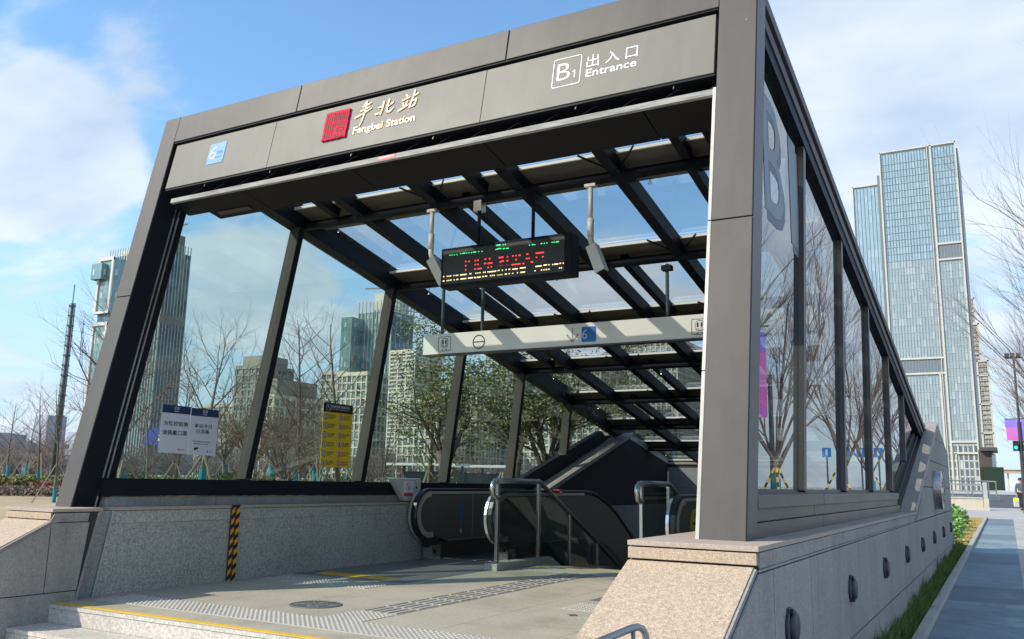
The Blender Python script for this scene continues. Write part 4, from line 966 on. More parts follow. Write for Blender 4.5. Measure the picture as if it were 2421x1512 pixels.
# ================================================================== STRIPED POST, CONTROL BOX
SPo = thing('striped_corner_guard', (-7.3, 6.98, 0), 'black and yellow striped guard strips standing against the left granite wall', 'corner guard')
def stripes(y0, y1, x, flip):
    a, b = MB(), MB(); n = 15; h = 0.79/n*1.0
    for k in range(-1, n+1):
        z = k*h; s = 0.035*(1 if flip else -1)
        q = [(y0, z), (y1, z+s), (y1, z+s+h), (y0, z+h)]
        q = clip_poly((y0, 0.002, y1, 0.79), q)
        if len(q) >= 3: (a if k % 2 else b).xprism(q, x, x+0.004)
    return a, b
MB().box(-7.329, -7.30, 6.905, 7.005, 0.0, 0.79).build('backing', cladD, SPo)
for y0, y1, x, fl in ((6.897, 6.934, -7.298, True), (6.962, 7.008, -7.298, True)):
    a, b = stripes(y0, y1, x, fl); a.build('yellow_stripe', mat('guard yellow', (0.75, 0.36, 0.01), 0.5), SPo); b.build('black_stripe', black, SPo)
CB = thing('control_box', (-7.4, 10.1, 0.8), 'white wedge shaped control box with a prohibition sticker at the end of the left sill', 'control box')
MB().prism([(9.78, 1.115), (10.44, 1.115), (10.44, 0.80), (10.10, 0.80)], lambda y, z: (-7.44, y, z), lambda y, z: (-7.33, y, z)).build('casing', whiteC, CB, bevel=0.012)
CP = lambda a, b, d: (-7.3295+d, a, b)
mb = MB(); pbox(mb, 10.02, 0.86, 10.25, 1.075, CP, 0.002); mb.build('sticker', letW, CB)
mb = MB(); pring(mb, 10.135, 1.00, 0.047, 0.056, lambda a, b, d: (-7.3272+d, a, b), 0.001); pline(mb, [(10.095, 1.04), (10.175, 0.96)], 0.008, lambda a, b, d: (-7.3272+d, a, b), 0.001); pbox(mb, 10.03, 0.865, 10.24, 0.915, lambda a, b, d: (-7.3272+d, a, b), 0.001); mb.build('prohibition_icon', redP, CB)
mb = MB(); pline(mb, [(10.12, 1.03), (10.13, 0.98), (10.15, 0.965)], 0.01, lambda a, b, d: (-7.3272+d, a, b), 0.0006); pell(mb, 10.33, 0.99, 0.02, 0.02, CP, 0.002); mb.build('figure_icon', inkM, CB)

# ================================================================== ESCALATORS
def balustrade(xc, root, disc_side=0):
    hw = 0.05
    # centreline of the handrail in (y, z)
    zt, r = 0.965, 0.345; cy, cz = 10.10+r, zt-r
    loop = []
    for i in range(15):
        a = PI/2+PI*i/14*1.08; loop.append((cy+r*math.cos(a), cz+r*math.sin(a)))
    pts = [(13.0, zt)]
    fwd = [(13.25, zt-0.01), (13.55, zt-0.06), (13.9, zt-0.16), (14.3, zt-0.33)]
    e = [(14.3+i*1.4, zt-0.33-i*1.4*0.577) for i in range(1, 7)]
    path = list(reversed(loop))+pts+fwd+e
    path = [p for p in path]
    # inner steel panel
    ins = [(cy+(r-0.05)*math.cos(PI/2+PI*i/14*1.08), cz+(r-0.05)*math.sin(PI/2+PI*i/14*1.08)) for i in range(15)]
    top = [(13.0, zt-0.05), (13.25, zt-0.06), (13.55, zt-0.11), (13.9, zt-0.21), (14.3, zt-0.38), (22.7, zt-0.38-8.4*0.577)]
    bot = [(22.7, zt-0.38-8.4*0.577-0.72), (13.9, zt-0.90), (13.3, zt-0.745), (10.9, zt-0.735)]
    outline = list(reversed(ins))+top
    mb = MB()
    # triangulate as strip: pair top with bottom
    P = MB(); P.xprism([*ins[::-1], (11.6, zt-0.05), (11.6, zt-0.735), (10.95, zt-0.735)], xc-0.022, xc+0.022)
    P.xprism([(11.606, zt-0.735), (11.606, zt-0.05), (13.0, zt-0.05), (13.0, zt-0.735)], xc-0.022, xc+0.022)
    for (a, b), (c, d) in zip(top, top[1:]):
        P.xprism([(a, b-0.69), (a, b), (c, d), (c, d-0.69)], xc-0.022, xc+0.022)
    p = P.build('balustrade_panel', panelS, root)
    Tm = MB(); Tm.box(xc+0.0225, xc+0.027, 10.95, 13.0, 0.236, 0.252); Tm.box(xc+0.0225, xc+0.0255, 11.60, 11.612, 0.26, zt-0.06); Tm.build('panel_trim', steel, root)
    S = MB()
    S.xprism([(10.62, 0.0), (10.62, 0.235), (13.2, 0.235), (13.2, -0.3), (10.9, -0.3)], xc-0.06, xc+0.06)
    for (a, b), (c, d) in zip(top[1:], top[2:]): S.xprism([(a, b-1.6), (a, b-0.68), (c, d-0.68), (c, d-1.6)], xc-0.06, xc+0.06)
    S.build('skirt', dimM, root)
    # steel rim inside the handrail
    Rm = MB(); k = len(loop)
    for i in range(k-1):
        a0, a1 = PI/2+PI*i/14*1.08, PI/2+PI*(i+1)/14*1.08
        q = [(cy+rr*math.cos(t), cz+rr*math.sin(t)) for t, rr in ((a0, r-0.095), (a0, r-0.02), (a1, r-0.02), (a1, r-0.095))]
        Rm.xprism(q, xc-0.047, xc+0.047)
    Rm.xprism([(cy, zt-0.06), (13.0, zt-0.06), (13.0, zt-0.025), (cy, zt-0.025)], xc-0.035, xc+0.035)
    Rm.build('newel_rim', chrome, root, smooth=False)
    H = MB(); o = [(y, z) for y, z in path]
    prof = [(-0.042, -0.016), (-0.042, 0.010), (-0.026, 0.020), (0.026, 0.020), (0.042, 0.010), (0.042, -0.016)]
    vs = []; k = len(o)
    for i, (y, z) in enumerate(o):
        ya, za = o[max(0, i-1)]; yb, zb = o[min(k-1, i+1)]; dy, dz = yb-ya, zb-za; L_ = math.hypot(dy, dz); ny, nz = -dz/L_, dy/L_
        for px, pz in prof: vs.append((xc+px, y+ny*pz, z+nz*pz))
    fs = []; m_ = len(prof)
    for i in range(k-1):
        for j in range(m_): fs.append((i*m_+j, i*m_+(j+1) % m_, (i+1)*m_+(j+1) % m_, (i+1)*m_+j))
    H.add(vs, fs); H.build('handrail', rubber, root)
    # front shell of the newel
    N = MB()
    for i in range(2, 12):
        a0, a1 = PI/2+PI*i/14*1.08, PI/2+PI*(i+1)/14*1.08
        q = [(cy+rr*math.cos(t), cz+rr*math.sin(t)) for t, rr in ((a0, r-0.09), (a0, r+0.014), (a1, r+0.014), (a1, r-0.09))]
        N.xprism(q, xc-0.088, xc-0.050)
    N.build('newel_shell', chrome, root)
    B = MB(); B.box(xc-0.075, xc+0.075, 10.46, 10.68, 0.0, 0.20); B.build('newel_base', steel, root)
    B = MB(); B.box(xc-0.05, xc+0.05, 10.38, 10.66, 0.17, 0.30); B.build('handrail_inlet', rubber, root)
    B = MB(); B.box(xc+0.076, xc+0.078, 10.50, 10.55, 0.09, 0.14); B.build('inlet_button', black, root)
    return cy, cz
def escalator(xa, xb, label):
    e = thing('escalator', ((xa+xb)/2, 10.6, 0), label, 'escalator', 'escalators going down')
    for x in (xa, xb): balustrade(x, e)
    mb = MB()
    for k in range(26):
        y = 10.75+k*0.38; z = 0.0 if k < 5 else -(k-4)*0.205
        mb.box(xa+0.07, xb-0.07, y, y+0.38, z-0.3, z)
    mb.build('steps', mat('grooved step metal', (0.10, 0.10, 0.10), 0.4, metal=0.6) if 'grooved step metal' not in bpy.data.materials else bpy.data.materials['grooved step metal'], e)
    MB().box(xa+0.07, xb-0.07, 10.72, 10.9, 0.004, 0.014).build('comb_plate', steel, e)
    return e
E1 = escalator(-7.19, -5.97, 'left escalator beside the shaded granite wall')
E2 = escalator(-3.47, -2.15, 'right escalator behind the sunlit pier')
# yellow arrow disc and blue sticker
CPd = lambda x: (lambda a, b, d: (x+d, a, b))
mb = MB(); pell(mb, 10.86, 0.63, 0.175, 0.175, CPd(-3.447), 0.002, 36); mb.build('arrow_disc', mat('disc yellow', (0.70, 0.58, 0.05), 0.5), E2)
mb = MB(); pline(mb, [(10.78, 0.63), (10.97, 0.63)], 0.036, CPd(-3.4448), 0.001); pline(mb, [(10.84, 0.76), (10.975, 0.63), (10.84, 0.50)], 0.034, CPd(-3.4446), 0.001); mb.build('arrow_mark', inkM, E2)
mb = MB()
for k in range(3): pell(mb, 11.28, 0.74-k*0.105, 0.055, 0.048, CPd(-7.1675), 0.002)
pbox(mb, 11.262, 0.44, 11.298, 0.76, CPd(-7.1675), 0.001); mb.build('blue_sticker', mat('sticker blue', (0.03, 0.11, 0.30), 0.5), E1)
mb = MB(); text_mb('扶好', (11.25, 0.33, 11.31, 0.40), CPd(-7.166), 0.001).build('sticker_text', goldS, E1)
mb = MB(); mb.box(-6.02, -5.92, 12.05, 12.17, 0.93, 0.995)
RT = thing('red_tag', (-5.97, 12.1, 0.95), 'small red label clipped over the black handrail of the left escalator', 'tag')
mb.build('tag_body', mat('tag red', (0.65, 0.05, 0.05), 0.5), RT)
MB().box(-5.9195, -5.918, 12.07, 12.15, 0.945, 0.965).build('tag_text', letW, RT)

# ================================================================== STAIR BALUSTRADES
def stair_rail(x, y0, yb, label, curb=True):
    t = thing('stair_balustrade', (x, y0, 0), label, 'railing', 'steel and glass stair railings')
    sl = -0.466; zt = 1.105
    mb = MB(); r = 0.028
    ye = y0+4.6; pts = [(x, y0-0.0, 0.90), (x, y0-0.07, 0.90), (x, y0-0.13, 0.93), (x, y0-0.15, 1.0), (x, y0-0.13, 1.07), (x, y0-0.07, zt), (x, yb-0.06, zt), (x, yb, zt-0.008), (x, yb+0.05, zt-0.03), (x, ye, zt+(ye-yb)*sl)]
    mb.tube(pts[:7], 0.034, 12); mb.build('handrail_return', steel, t, smooth=True)
    mb = MB(); mb.tube(pts[6:], 0.032, 12); mb.tube([(x, y0-0.04, zt+0.0), (x, yb-0.05, zt+0.0)], 0.036, 12); mb.build('handrail', railS, t, smooth=True)
    posts = [y0, yb-0.04, yb+0.95, yb+1.95, yb+2.95]
    base = lambda y: 0.08 if y < yb+0.1 else 0.08+(y-yb-0.1)*sl
    top = lambda y: zt if y < yb else zt+(y-yb)*sl
    for i, y in enumerate(posts):
        MB().box(x-0.02, x+0.02, y-0.03, y+0.03, base(y)-0.05, top(y)-0.02).build('post', steel, t, bevel=0.003)
    for a, b in zip(posts, posts[1:]):
        a += 0.045; b -= 0.045
        MB().xprism([(a, base(a)+0.03), (b, base(b)+0.03), (b, top(b)-0.05), (a, top(a)-0.05)], x-0.006, x+0.006).build('glass_panel', glB, t)
    if curb:
        MB().xprism([(y0-0.14, 0), (yb+0.15, 0), (yb+4, -1.75), (yb+4, -1.68), (yb+0.2, 0.085), (y0-0.14, 0.085)], x-0.09, x+0.09).build('curb_stone', greyG, t, bevel=0.003)
stair_rail(-5.70, 9.83, 11.0, 'left stair railing on a granite curb beside the escalator')
stair_rail(-3.80, 9.95, 10.95, 'right stair railing beside the right escalator')
# front handrail (lower right)
HR = thing('step_handrail', (-1.5, 3.6, -0.45), 'curved grey steel handrail end rising in front of the right pier', 'handrail')
def hp(px, py, y):
    d = ray((1700+px*800/2421)/1.30235, (1500+py*800/2421)/1.30235); t = y/d.y; return V3((d.x*t, y, 1.1+d.z*t))
yb = 3.35
pts = [hp(300, 1500, 2.9), hp(480, 1425, 3.0), hp(640, 1360, 3.12), hp(740, 1318, 3.2), hp(800, 1305, 3.24), hp(845, 1325, 3.27), hp(868, 1370, 3.28), hp(875, 1420, 3.28)]
pts += [pts[-1]+V3((0, 0, -0.1)), pts[-1]+V3((0, 0, -1.0))]
mb = MB(); mb.tube(pts, 0.0135, 14); mb.build('rail_tube', railS, HR, smooth=True)
mb = MB(); p = hp(755, 1345, 3.2); mb.tube([p, V3((p.x, p.y, -0.45))], 0.009, 8); mb.build('post', railS, HR, smooth=True)

# ================================================================== WALL LIGHTS AND LOGO ON RIGHT WALL
def wall_light(y, label, src=None):
    if src:
        o = copy_tree(src); o.location = (-1.17, y, 0.30); o['label'] = label; return o
    t = thing('wall_light', (-1.17, y, 0.30), label, 'wall light', 'round charcoal wall lights')
    x = -1.17; A, B = (0, 1, 0), (0, 0, 1)
    mb = MB(); mb.disc((x, y-0.03, 0.30), 0.10, (0, 1, 0), (0, 0, 1), 0.018, 28, ry=0.10); mb.box(x, x+0.018, y-0.075, y+0.0, 0.21, 0.41); mb.build('back_plate', lampM, t, bevel=0.004)
    mb = MB(); n = 24; rg_ = [(0.0, 0.088), (0.012, 0.088), (0.024, 0.075), (0.028, 0.05)]
    vs = []
    for d, r in rg_: vs += [(x+0.018+d, y+0.02+r*math.cos(2*PI*i/n), 0.30+r*math.sin(2*PI*i/n)) for i in range(n)]
    fs = [(k*n+i, k*n+(i+1) % n, (k+1)*n+(i+1) % n, (k+1)*n+i) for k in range(3) for i in range(n)]+[tuple(3*n+i for i in range(n))]
    mb.add(vs, fs); mb.build('cap', lampM, t, smooth=True)
    mb = MB(); mb.box(x+0.018, x+0.034, y-0.055, y-0.02, 0.38, 0.405); mb.box(x+0.018, x+0.034, y-0.055, y-0.02, 0.205, 0.235); mb.build('clip', black, t)
    return t
ord_ = ['nearest', 'second', 'third', 'fourth', 'fifth', 'sixth', 'seventh', 'farthest']
w0 = None
for i, y in enumerate((5.45, 7.75, 10.0, 12.25, 14.55, 16.9, 19.35, 21.9)):
    lb = f'{ord_[i]} round charcoal light of the row on the right granite wall'
    if i == 0: w0 = wall_light(y, lb)
    else: wall_light(y, lb, w0)
LG = thing('metro_logo', (-1.17, 18.5, 1.1), 'round metal metro emblem standing off the gabled end of the granite wall', 'emblem')
mb = MB(); mb.ring((-1.168, 17.85, 1.10), 0, 0.24, 0.34, (0, 1, 0), (0, 0, 1), 40, 0.13); mb.box(-1.168, -1.04, 17.57, 18.13, 1.06, 1.14); mb.box(-1.168, -1.042, 17.81, 17.89, 0.86, 1.34); mb.build('emblem_ring', steel, LG)
WP = lambda a, b, d: (-1.168+d, a, b)
for s, r in (('地', (18.6, 1.0, 19.3, 1.33)), ('铁', (19.5, 1.0, 20.2, 1.33))): text_mb(s, r, WP, 0.05, bold=0.01).build('character', cladD, LG)
text_mb('METRO', (18.6, 0.84, 20.2, 0.94), WP, 0.03, bold=0.01).build('lettering', cladD, LG)
#@@PART2
# ================================================================== TREES
def limb(mb, p, d, L_, r, n, wob, rg, sides, rend=0.35, curl=0.0):
    pts = [p.copy()]; rs = [r]; q = p.copy(); d = d.normalized()
    for i in range(n):
        d = (d+V3((rg.gauss(0, wob), rg.gauss(0, wob), rg.gauss(0, wob)+curl))).normalized()
        q = q+d*(L_/n); pts.append(q.copy()); rs.append(r*(1-(1-rend)*(i+1)/n))
    mb.tube(pts, rs, sides, cap=False); return pts, rs, d
def perp(d, rg):
    a = V3((rg.gauss(0, 1), rg.gauss(0, 1), rg.gauss(0, 1))); a = a-d*a.dot(d); return a.normalized()
def grow(mb, tips, p, d, L_, r, lv, rg, spread, kids, wob=0.09, curl=0.03, tw=0.55):
    n = 4 if lv > 1 else 3
    pts, rs, d2 = limb(mb, p, d, L_, r, n, wob, rg, 5 if lv > 2 else (4 if lv > 1 else 3), 0.45 if lv else 0.2, curl)
    if lv == 0: tips.append((pts[-1], d2)); tips.append((pts[len(pts)//2], d2)); return
    for k in range(kids[lv-1]):
        t = rg.uniform(0.25, 1.0) if k else 1.0
        i = min(int(t*n), n-1); f = t*n-i; q = pts[i].lerp(pts[i+1], f)
        dd = (pts[i+1]-pts[i]).normalized(); s = spread*rg.uniform(0.6, 1.3)
        grow(mb, tips, q, (dd+perp(dd, rg)*s), L_*tw*rg.uniform(0.75, 1.25), rs[i]*0.55, lv-1, rg, spread, kids, wob, curl, tw)
def tree_proto(nm, seed, H, trunk_h, r0, n_limbs, spread, kids, bm, tm, up=0.75, leaves=0, leaf=None, lsize=0.09, leader=True, limbL=0.5, lv=2, wrap=0, stakes=0, striped=False, wob=0.09, lean=0, spreadk=0.18):
    rg = random.Random(seed); root = bpy.data.objects.new(nm, None); col.objects.link(root)
    T_ = MB(); pts, rs, d = limb(T_, V3((0, 0, -0.1)), V3((lean, 0, 1)), H*0.92 if leader else trunk_h*1.1, r0, 10 if leader else 5, 0.035 if leader else 0.06, rg, 8, 0.12 if leader else 0.75)
    C_ = MB(); tips = []
    for k in range(n_limbs):
        h = trunk_h+(H*0.86-trunk_h)*(k/(n_limbs-1)) if leader else trunk_h*rg.uniform(0.85, 1.08)
        tt = h/((H*0.92) if leader else trunk_h*1.1)*(len(pts)-1); i = min(int(tt), len(pts)-2); q = pts[i].lerp(pts[i+1], tt-i)
        a = k*2.4+rg.uniform(-.5, .5); el = up*rg.uniform(0.8, 1.25)
        dd = V3((math.cos(a), math.sin(a), el*1.3))
        Lk = limbL*H*(1-0.55*(h-trunk_h)/max(.1, H-trunk_h)) if leader else limbL*H*rg.uniform(.75, 1.15)
        grow(C_, tips, q, dd, Lk, rs[i]*(0.5 if leader else 0.55), lv, rg, spread, kids, wob)
    tr = T_.build('trunk', bm, root, smooth=True); cr = C_.build('crown', tm, root)
    if leaves:
        Lf = MB()
        cl = [rg.choice(tips)[0]+V3((rg.gauss(0, spreadk*1.5), rg.gauss(0, spreadk*1.5), rg.gauss(0, spreadk))) for _ in range(max(1, leaves//26))]
        for i in range(leaves):
            c = rg.choice(cl)+V3((rg.gauss(0, spreadk), rg.gauss(0, spreadk), rg.gauss(0, spreadk*0.8)))
            a = V3((rg.gauss(0, 1), rg.gauss(0, 1), rg.gauss(0, .6))).normalized(); b = perp(a, rg); s = lsize*rg.uniform(.6, 1.3)
            Lf.add([c-a*s, c+b*s*.38, c+a*s, c-b*s*.38], [(0, 1, 2, 3)])
        Lf.build('foliage', leaf, root)
    if wrap:
        W_ = MB(); W_.tube([pts[0], pts[0].lerp(V3((pts[1].x, pts[1].y, wrap)), 1.0) if False else V3((pts[0].x+(pts[1].x)*0.5, pts[1].y*0.5, wrap))], r0*1.25, 8, r1=r0*1.15)
        W_.build('trunk_wrap', tealW, root)
    if stakes:
        for k in range(3):
            a = k*2.1+0.4; b_ = V3((math.cos(a)*stakes*0.62, math.sin(a)*stakes*0.62, -0.05)); t_ = V3((math.cos(a)*0.06, math.sin(a)*0.06, stakes))
            if striped:
                A, B = MB(), MB(); n = 14
                for q in range(n): (A if q % 2 else B).tube([b_.lerp(t_, q/n), b_.lerp(t_, (q+1)/n)], 0.035, 7)
                s1 = A.build('stake', mat('stake yellow', (0.72, 0.50, 0.10), 0.6) if 'stake yellow' not in bpy.data.materials else bpy.data.materials['stake yellow'], root)
                B.build('stake_bands', black, s1)
            else: MB().tube([b_, t_], 0.028, 6).build('stake', stake, root)
    return root
used = set()
def put(proto, loc, rz, s, label, group, cat='tree'):
    o = proto if proto.name not in used else copy_tree(proto)
    used.add(proto.name if o is proto else proto.name)
    o.location = loc; o.rotation_euler = (0, 0, rz); o.scale = (s, s, s); tag(o, label, cat, group); return o
def at(px, dist):
    p = far_pt(px, dist); return V3((p.x, p.y, gz(p.x, p.y)))
slim = tree_proto('bare_tree', 11, 5.0, 1.7, 0.065, 13, 0.7, (4, 4), bark, twig, limbL=0.33, stakes=1.5, wrap=0.9, up=0.7)
broad = tree_proto('bare_tree', 23, 6.2, 1.7, 0.10, 9, 0.6, (6, 6, 5), barkL, twig, limbL=0.27, lv=3, leader=False, stakes=1.6, wrap=1.3, leaves=900, leaf=leafD, lsize=0.05, up=0.8, spreadk=0.12)
loose = tree_proto('bare_tree', 31, 5.2, 1.5, 0.085, 12, 0.65, (6, 7), barkL, twig, limbL=0.36, leader=True, stakes=1.5, wrap=1.2, up=0.9)
tall = tree_proto('bare_tree', 47, 7.4, 2.2, 0.10, 22, 0.7, (5, 5), bark, twig, limbL=0.25, leader=True, up=0.6, stakes=1.8, wrap=1.5)
everg = tree_proto('evergreen_tree', 5, 5.2, 2.2, 0.16, 6, 0.6, (5, 5), barkL, bark, limbL=0.30, leader=False, leaves=4600, leaf=leafM, lsize=0.05, wrap=1.1, stakes=1.8, up=2.1, spreadk=0.13)
everc = tree_proto('evergreen_tree', 9, 5.8, 1.3, 0.08, 18, 0.6, (4, 4), bark, bark, limbL=0.17, leader=True, leaves=4800, leaf=leafM, lsize=0.05, stakes=1.6, up=1.0, spreadk=0.15)
GL_ = 'bare trees beyond the left glass'
put(slim, at(18, 55), 0.3, .95, 'leftmost small bare tree at the far left edge of the picture', GL_)
put(slim, at(92, 48), 1.3, 1.0, 'small bare tree between the leftmost tree and the tall ladder pole', GL_)
put(slim, at(135, 34), 2.2, 0.85, 'bare reddish sapling just right of the foot of the ladder pole', GL_)
put(slim, at(60, 75), 4.2, 1.1, 'distant hazy bare tree behind the small trees at far left', GL_)
put(loose, at(222, 30), 0.2, 0.92, 'bare tree half hidden behind the left leaning column', GL_)
put(loose, at(290, 22), 2.9, 1.05, 'bare tree seen right behind the left column with long branches crossing the striped tower', GL_)
put(loose, at(352, 26), 4.4, 0.75, 'small bare tree with teal wrap left of the two white notices', GL_)
put(loose, at(478, 27), 1.5, 1.12, 'forked bare tree rising above the white notices', GL_)
put(broad, at(585, 30), 0.4, 0.98, 'broad bare tree with dry leaves between the notices and the first mullion', GL_)
put(tall, at(700, 29), 1.1, 0.92, 'tall straight bare tree with level branches in the second pane', GL_)
put(broad, at(672, 24), 2.8, 0.72, 'low broad bare tree beside the first mullion', GL_)
put(slim, at(797, 25), 2.0, 1.22, 'slender tall bare tree left of the third mullion in front of the teal tower', GL_)
put(loose, at(755, 33), 3.0, 0.85, 'small bare tree behind the yellow safety sign', GL_)
put(slim, at(905, 30), 5.0, 0.75, 'small bare tree in the third pane before the grey office block', GL_)
put(slim, at(1385, 28), 2.0, 0.9, 'bare tree seen low in the last triangular pane', GL_)
put(broad, at(640, 42), 2.0, 1.1, 'broad bare tree behind the first mullion, seen from both sides', GL_)
put(broad, at(745, 36), 4.1, 0.95, 'broad bare tree with dry leaves left of the yellow sign', GL_)
put(broad, at(535, 46), 5.4, 1.0, 'hazy broad bare tree right behind the right white notice', GL_)
put(slim, at(412, 31), 3.9, 0.95, 'thin bare tree directly behind the left white notice', GL_)
GE = 'evergreen trees beyond the left glass'
put(everc, at(1012, 22), 0.2, 0.98, 'slim evergreen tree with drooping green crown left of the fourth mullion', GE)
put(everg, at(1075, 20), 0.9, 0.93, 'leafy evergreen tree just left of the hanging direction board end', GE)
put(everg, at(1190, 19), 2.6, 0.92, 'evergreen tree with teal wrapped trunk between the fourth and fifth mullions', GE)
put(everg, at(1265, 18.5), 4.0, 0.90, 'thick forked evergreen tree with teal wrap behind the lower roof slope', GE)
put(everg, at(1345, 24), 5.1, 1.06, 'tall evergreen whose top shows through the roof glass', GE)
put(everc, at(1500, 26), 1.1, 1.0, 'dark evergreen seen only through the lower roof panes', GE)
# street trees on the right, mostly seen mirrored in the right wall glass
street = tree_proto('street_tree', 77, 10.5, 2.1, 0.11, 9, 0.38, (6, 6, 5), barkL, twigP, limbL=0.42, lv=3, leader=False, up=1.5, wrap=1.6, stakes=1.9, striped=True, wob=0.06)
GS = 'bare street trees on the right pavement'
names = ['nearest bare street tree mirrored in the first right pane', 'bare street tree mirrored in the first pane beside the frosted letter', 'bare street tree with branches reaching in at the right picture edge', 'bare street tree mirrored in the third right pane', 'bare street tree mirrored in the fourth right pane', 'farthest bare street tree mirrored next to the granite gable']
for i, (y, rz) in enumerate(((17.5, .4), (26.5, 1.9), (36, 3.3), (46.5, 0.9), (57, 4.4), (67, 2.4))):
    put(street, V3((2.9+0.15*math.sin(i*2), y, gz(3, y))), rz, (0.9, 1.0, 1.04, 0.95, 1.0, 0.9)[i], names[i], GS)
# distant tree line
mb = MB(); rg = random.Random(9)
for i in range(260):
    p = far_pt(rg.uniform(-150, 1500), rg.uniform(70, 110)); h = rg.uniform(3, 5.5)
    b = V3((p.x, p.y, -0.5)); mb.tube([b, b+V3((0, 0, h*.45))], .07, 4, r1=.05, cap=False)
    for k in range(16):
        q = b+V3((0, 0, h*rg.uniform(.3, .6))); e = q+V3((rg.gauss(0, .9), rg.gauss(0, .9), h*rg.uniform(.15, .5))); mb.tube([q, e], .022, 3, r1=.008, cap=False)
        for j in range(2): mb.tube([q.lerp(e, .5), q.lerp(e, .5)+V3((rg.gauss(0, .5), rg.gauss(0, .5), rg.uniform(.3, 1)))], .012, 3, r1=.005, cap=False)
tag(mb.build('distant_trees', twigP), 'line of far bare trees below the skyline on the left', 'trees', kind='stuff')
# shrubs
def shrub_proto(seed, m, n=3200, ls=0.035, rx=0.8, h=0.75):
    rg = random.Random(seed); root = bpy.data.objects.new('round_shrub', None); col.objects.link(root)
    S = MB()
    for k in range(9): S.tube([V3((0, 0, 0)), V3((rg.gauss(0, .3), rg.gauss(0, .3), h*.6))], .015, 4, cap=False)
    S.build('stems', bark, root)
    F_ = MB()
    for i in range(n):
        a = rg.uniform(0, 2*PI); u = rg.uniform(0.0, 1); el = math.asin(u); rr = rg.uniform(.72, 1.03)*(1+0.10*math.sin(a*3+seed)+0.09*math.sin(el*5+a*2))
        c = V3((math.cos(a)*math.cos(el)*rx*rr, math.sin(a)*math.cos(el)*rx*rr, u*h*rr+0.03)); t = V3((rg.gauss(0, 1), rg.gauss(0, 1), rg.gauss(0, 1))).normalized(); b = perp(t, rg); s = ls*rg.uniform(.7, 1.4)
        F_.add([c-t*s, c+b*s*.5, c+t*s, c-b*s*.5], [(0, 1, 2, 3)])
    F_.build('foliage', m, root); return root
sh = shrub_proto(3, bushM)
for px, d, s, lb in ((318, 36, 1.25, 'round clipped shrub left of the white notices'), (545, 38, 1.35, 'round clipped shrub right of the white notices'), (622, 40, 1.15, 'round clipped shrub just past the first mullion'), (798, 36, 1.3, 'round shrub under the yellow safety sign'), (900, 34, 1.2, 'round shrub left of the white control box')):
    p = at(px, d); p.z += 0.0; o = put(sh, p, px, s, lb, 'round shrubs beyond the left glass', 'shrub')
# strips of planting and lawn details at left
def strip(nm, pts, w, h, n, m, ls, label, cat):
    rg = random.Random(len(nm)); F_ = MB()
    for i in range(n):
        t = rg.uniform(0, len(pts)-1.001); k = int(t); p = V3(pts[k]).lerp(V3(pts[k+1]), t-k); q = p+V3((rg.uniform(-w, w)*.3, rg.uniform(-w, w), 0)); z = gz(q.x, q.y)+rg.uniform(0, h)
        a = V3((rg.gauss(0, 1), rg.gauss(0, 1), rg.gauss(0, 1))).normalized(); b = perp(a, rg); s = ls*rg.uniform(.6, 1.4); c = V3((q.x, q.y, z))
        F_.add([c-a*s, c+b*s*.5, c+a*s, c-b*s*.5], [(0, 1, 2, 3)])
    o = F_.build(nm, m); tag(o, label, cat, kind='stuff'); return o
A = [tuple(far_pt(px, 47)) for px in (-300, 0, 200, 400, 700, 1000)]
strip('olive_hedge', A, 3.2, 0.40, 26000, mat('olive hedge', (0.14, 0.13, 0.04), .8, var=.4, scale=2), 0.10, 'low olive hedge strip beyond the lawn on the left', 'hedge')
A = [tuple(far_pt(px, 44)) for px in (118, 400, 700, 1000)]
strip('red_hedge', A, 0.8, 0.35, 14000, mat('red hedge', (0.24, 0.045, 0.05), .8, var=.4, scale=2), 0.07, 'low dark red hedge strip beyond the left glass', 'hedge')
A = [tuple(far_pt(px, 40)) for px in (-300, 0, 200, 300)]
strip('dry_planting', A, 2.6, 0.25, 16000, mat('grey brown planting', (0.20, 0.145, 0.11), .9, var=.3, scale=2), 0.07, 'grey brown dry planting strip at the edge of the yellow lawn', 'planting')
A = [tuple(far_pt(px, 56)) for px in (-300, 0, 200, 400, 700, 1000)]
strip('far_turf', A, 5, 0.2, 14000, mat('green turf', (0.14, 0.22, 0.05), .9, var=.3, scale=2), 0.14, 'green turf strip below the distant trees on the left', 'turf')
# broad leaf bushes at the right end of the wall
def big_bush(y, s, label, src=None):
    if src: o = copy_tree(src)
    else:
        rg = random.Random(8); o = bpy.data.objects.new('broadleaf_bush', None); col.objects.link(o)
        F_ = MB()
        for i in range(420):
            a = rg.uniform(0, 2*PI); el = math.asin(rg.uniform(0.05, 1)); rr = rg.uniform(.45, 1)
            c = V3((math.cos(a)*math.cos(el)*.5*rr, math.sin(a)*math.cos(el)*.6*rr, math.sin(el)*.55*rr)); t = (c.normalized()+V3((rg.gauss(0, .4), rg.gauss(0, .4), rg.gauss(0, .2)))).normalized(); b = perp(t, rg); b.z *= .3; b.normalize(); L_ = rg.uniform(.10, .17)
            F_.add([c, c+t*L_*.5+b*L_*.32, c+t*L_+V3((0, 0, -.03)), c+t*L_*.5-b*L_*.32], [(0, 1, 2, 3)])
        F_.build('foliage', bigleaf, o)
        S = MB()
        for k in range(8): S.tube([V3((0, 0, 0)), V3((rg.gauss(0, .2), rg.gauss(0, .2), .35))], .012, 4, cap=False)
        S.build('stems', bark, o)
    o.location = (-1.75-0.02*(y-26), y, gz(-1.5, y)); o.rotation_euler = (0, 0, y*1.7); o.scale = (s, s, s); tag(o, label, 'bush', 'glossy bushes past the wall end'); return o
b0 = big_bush(26.3, 1.1, 'glossy broad-leaved bush nearest the end of the granite wall')
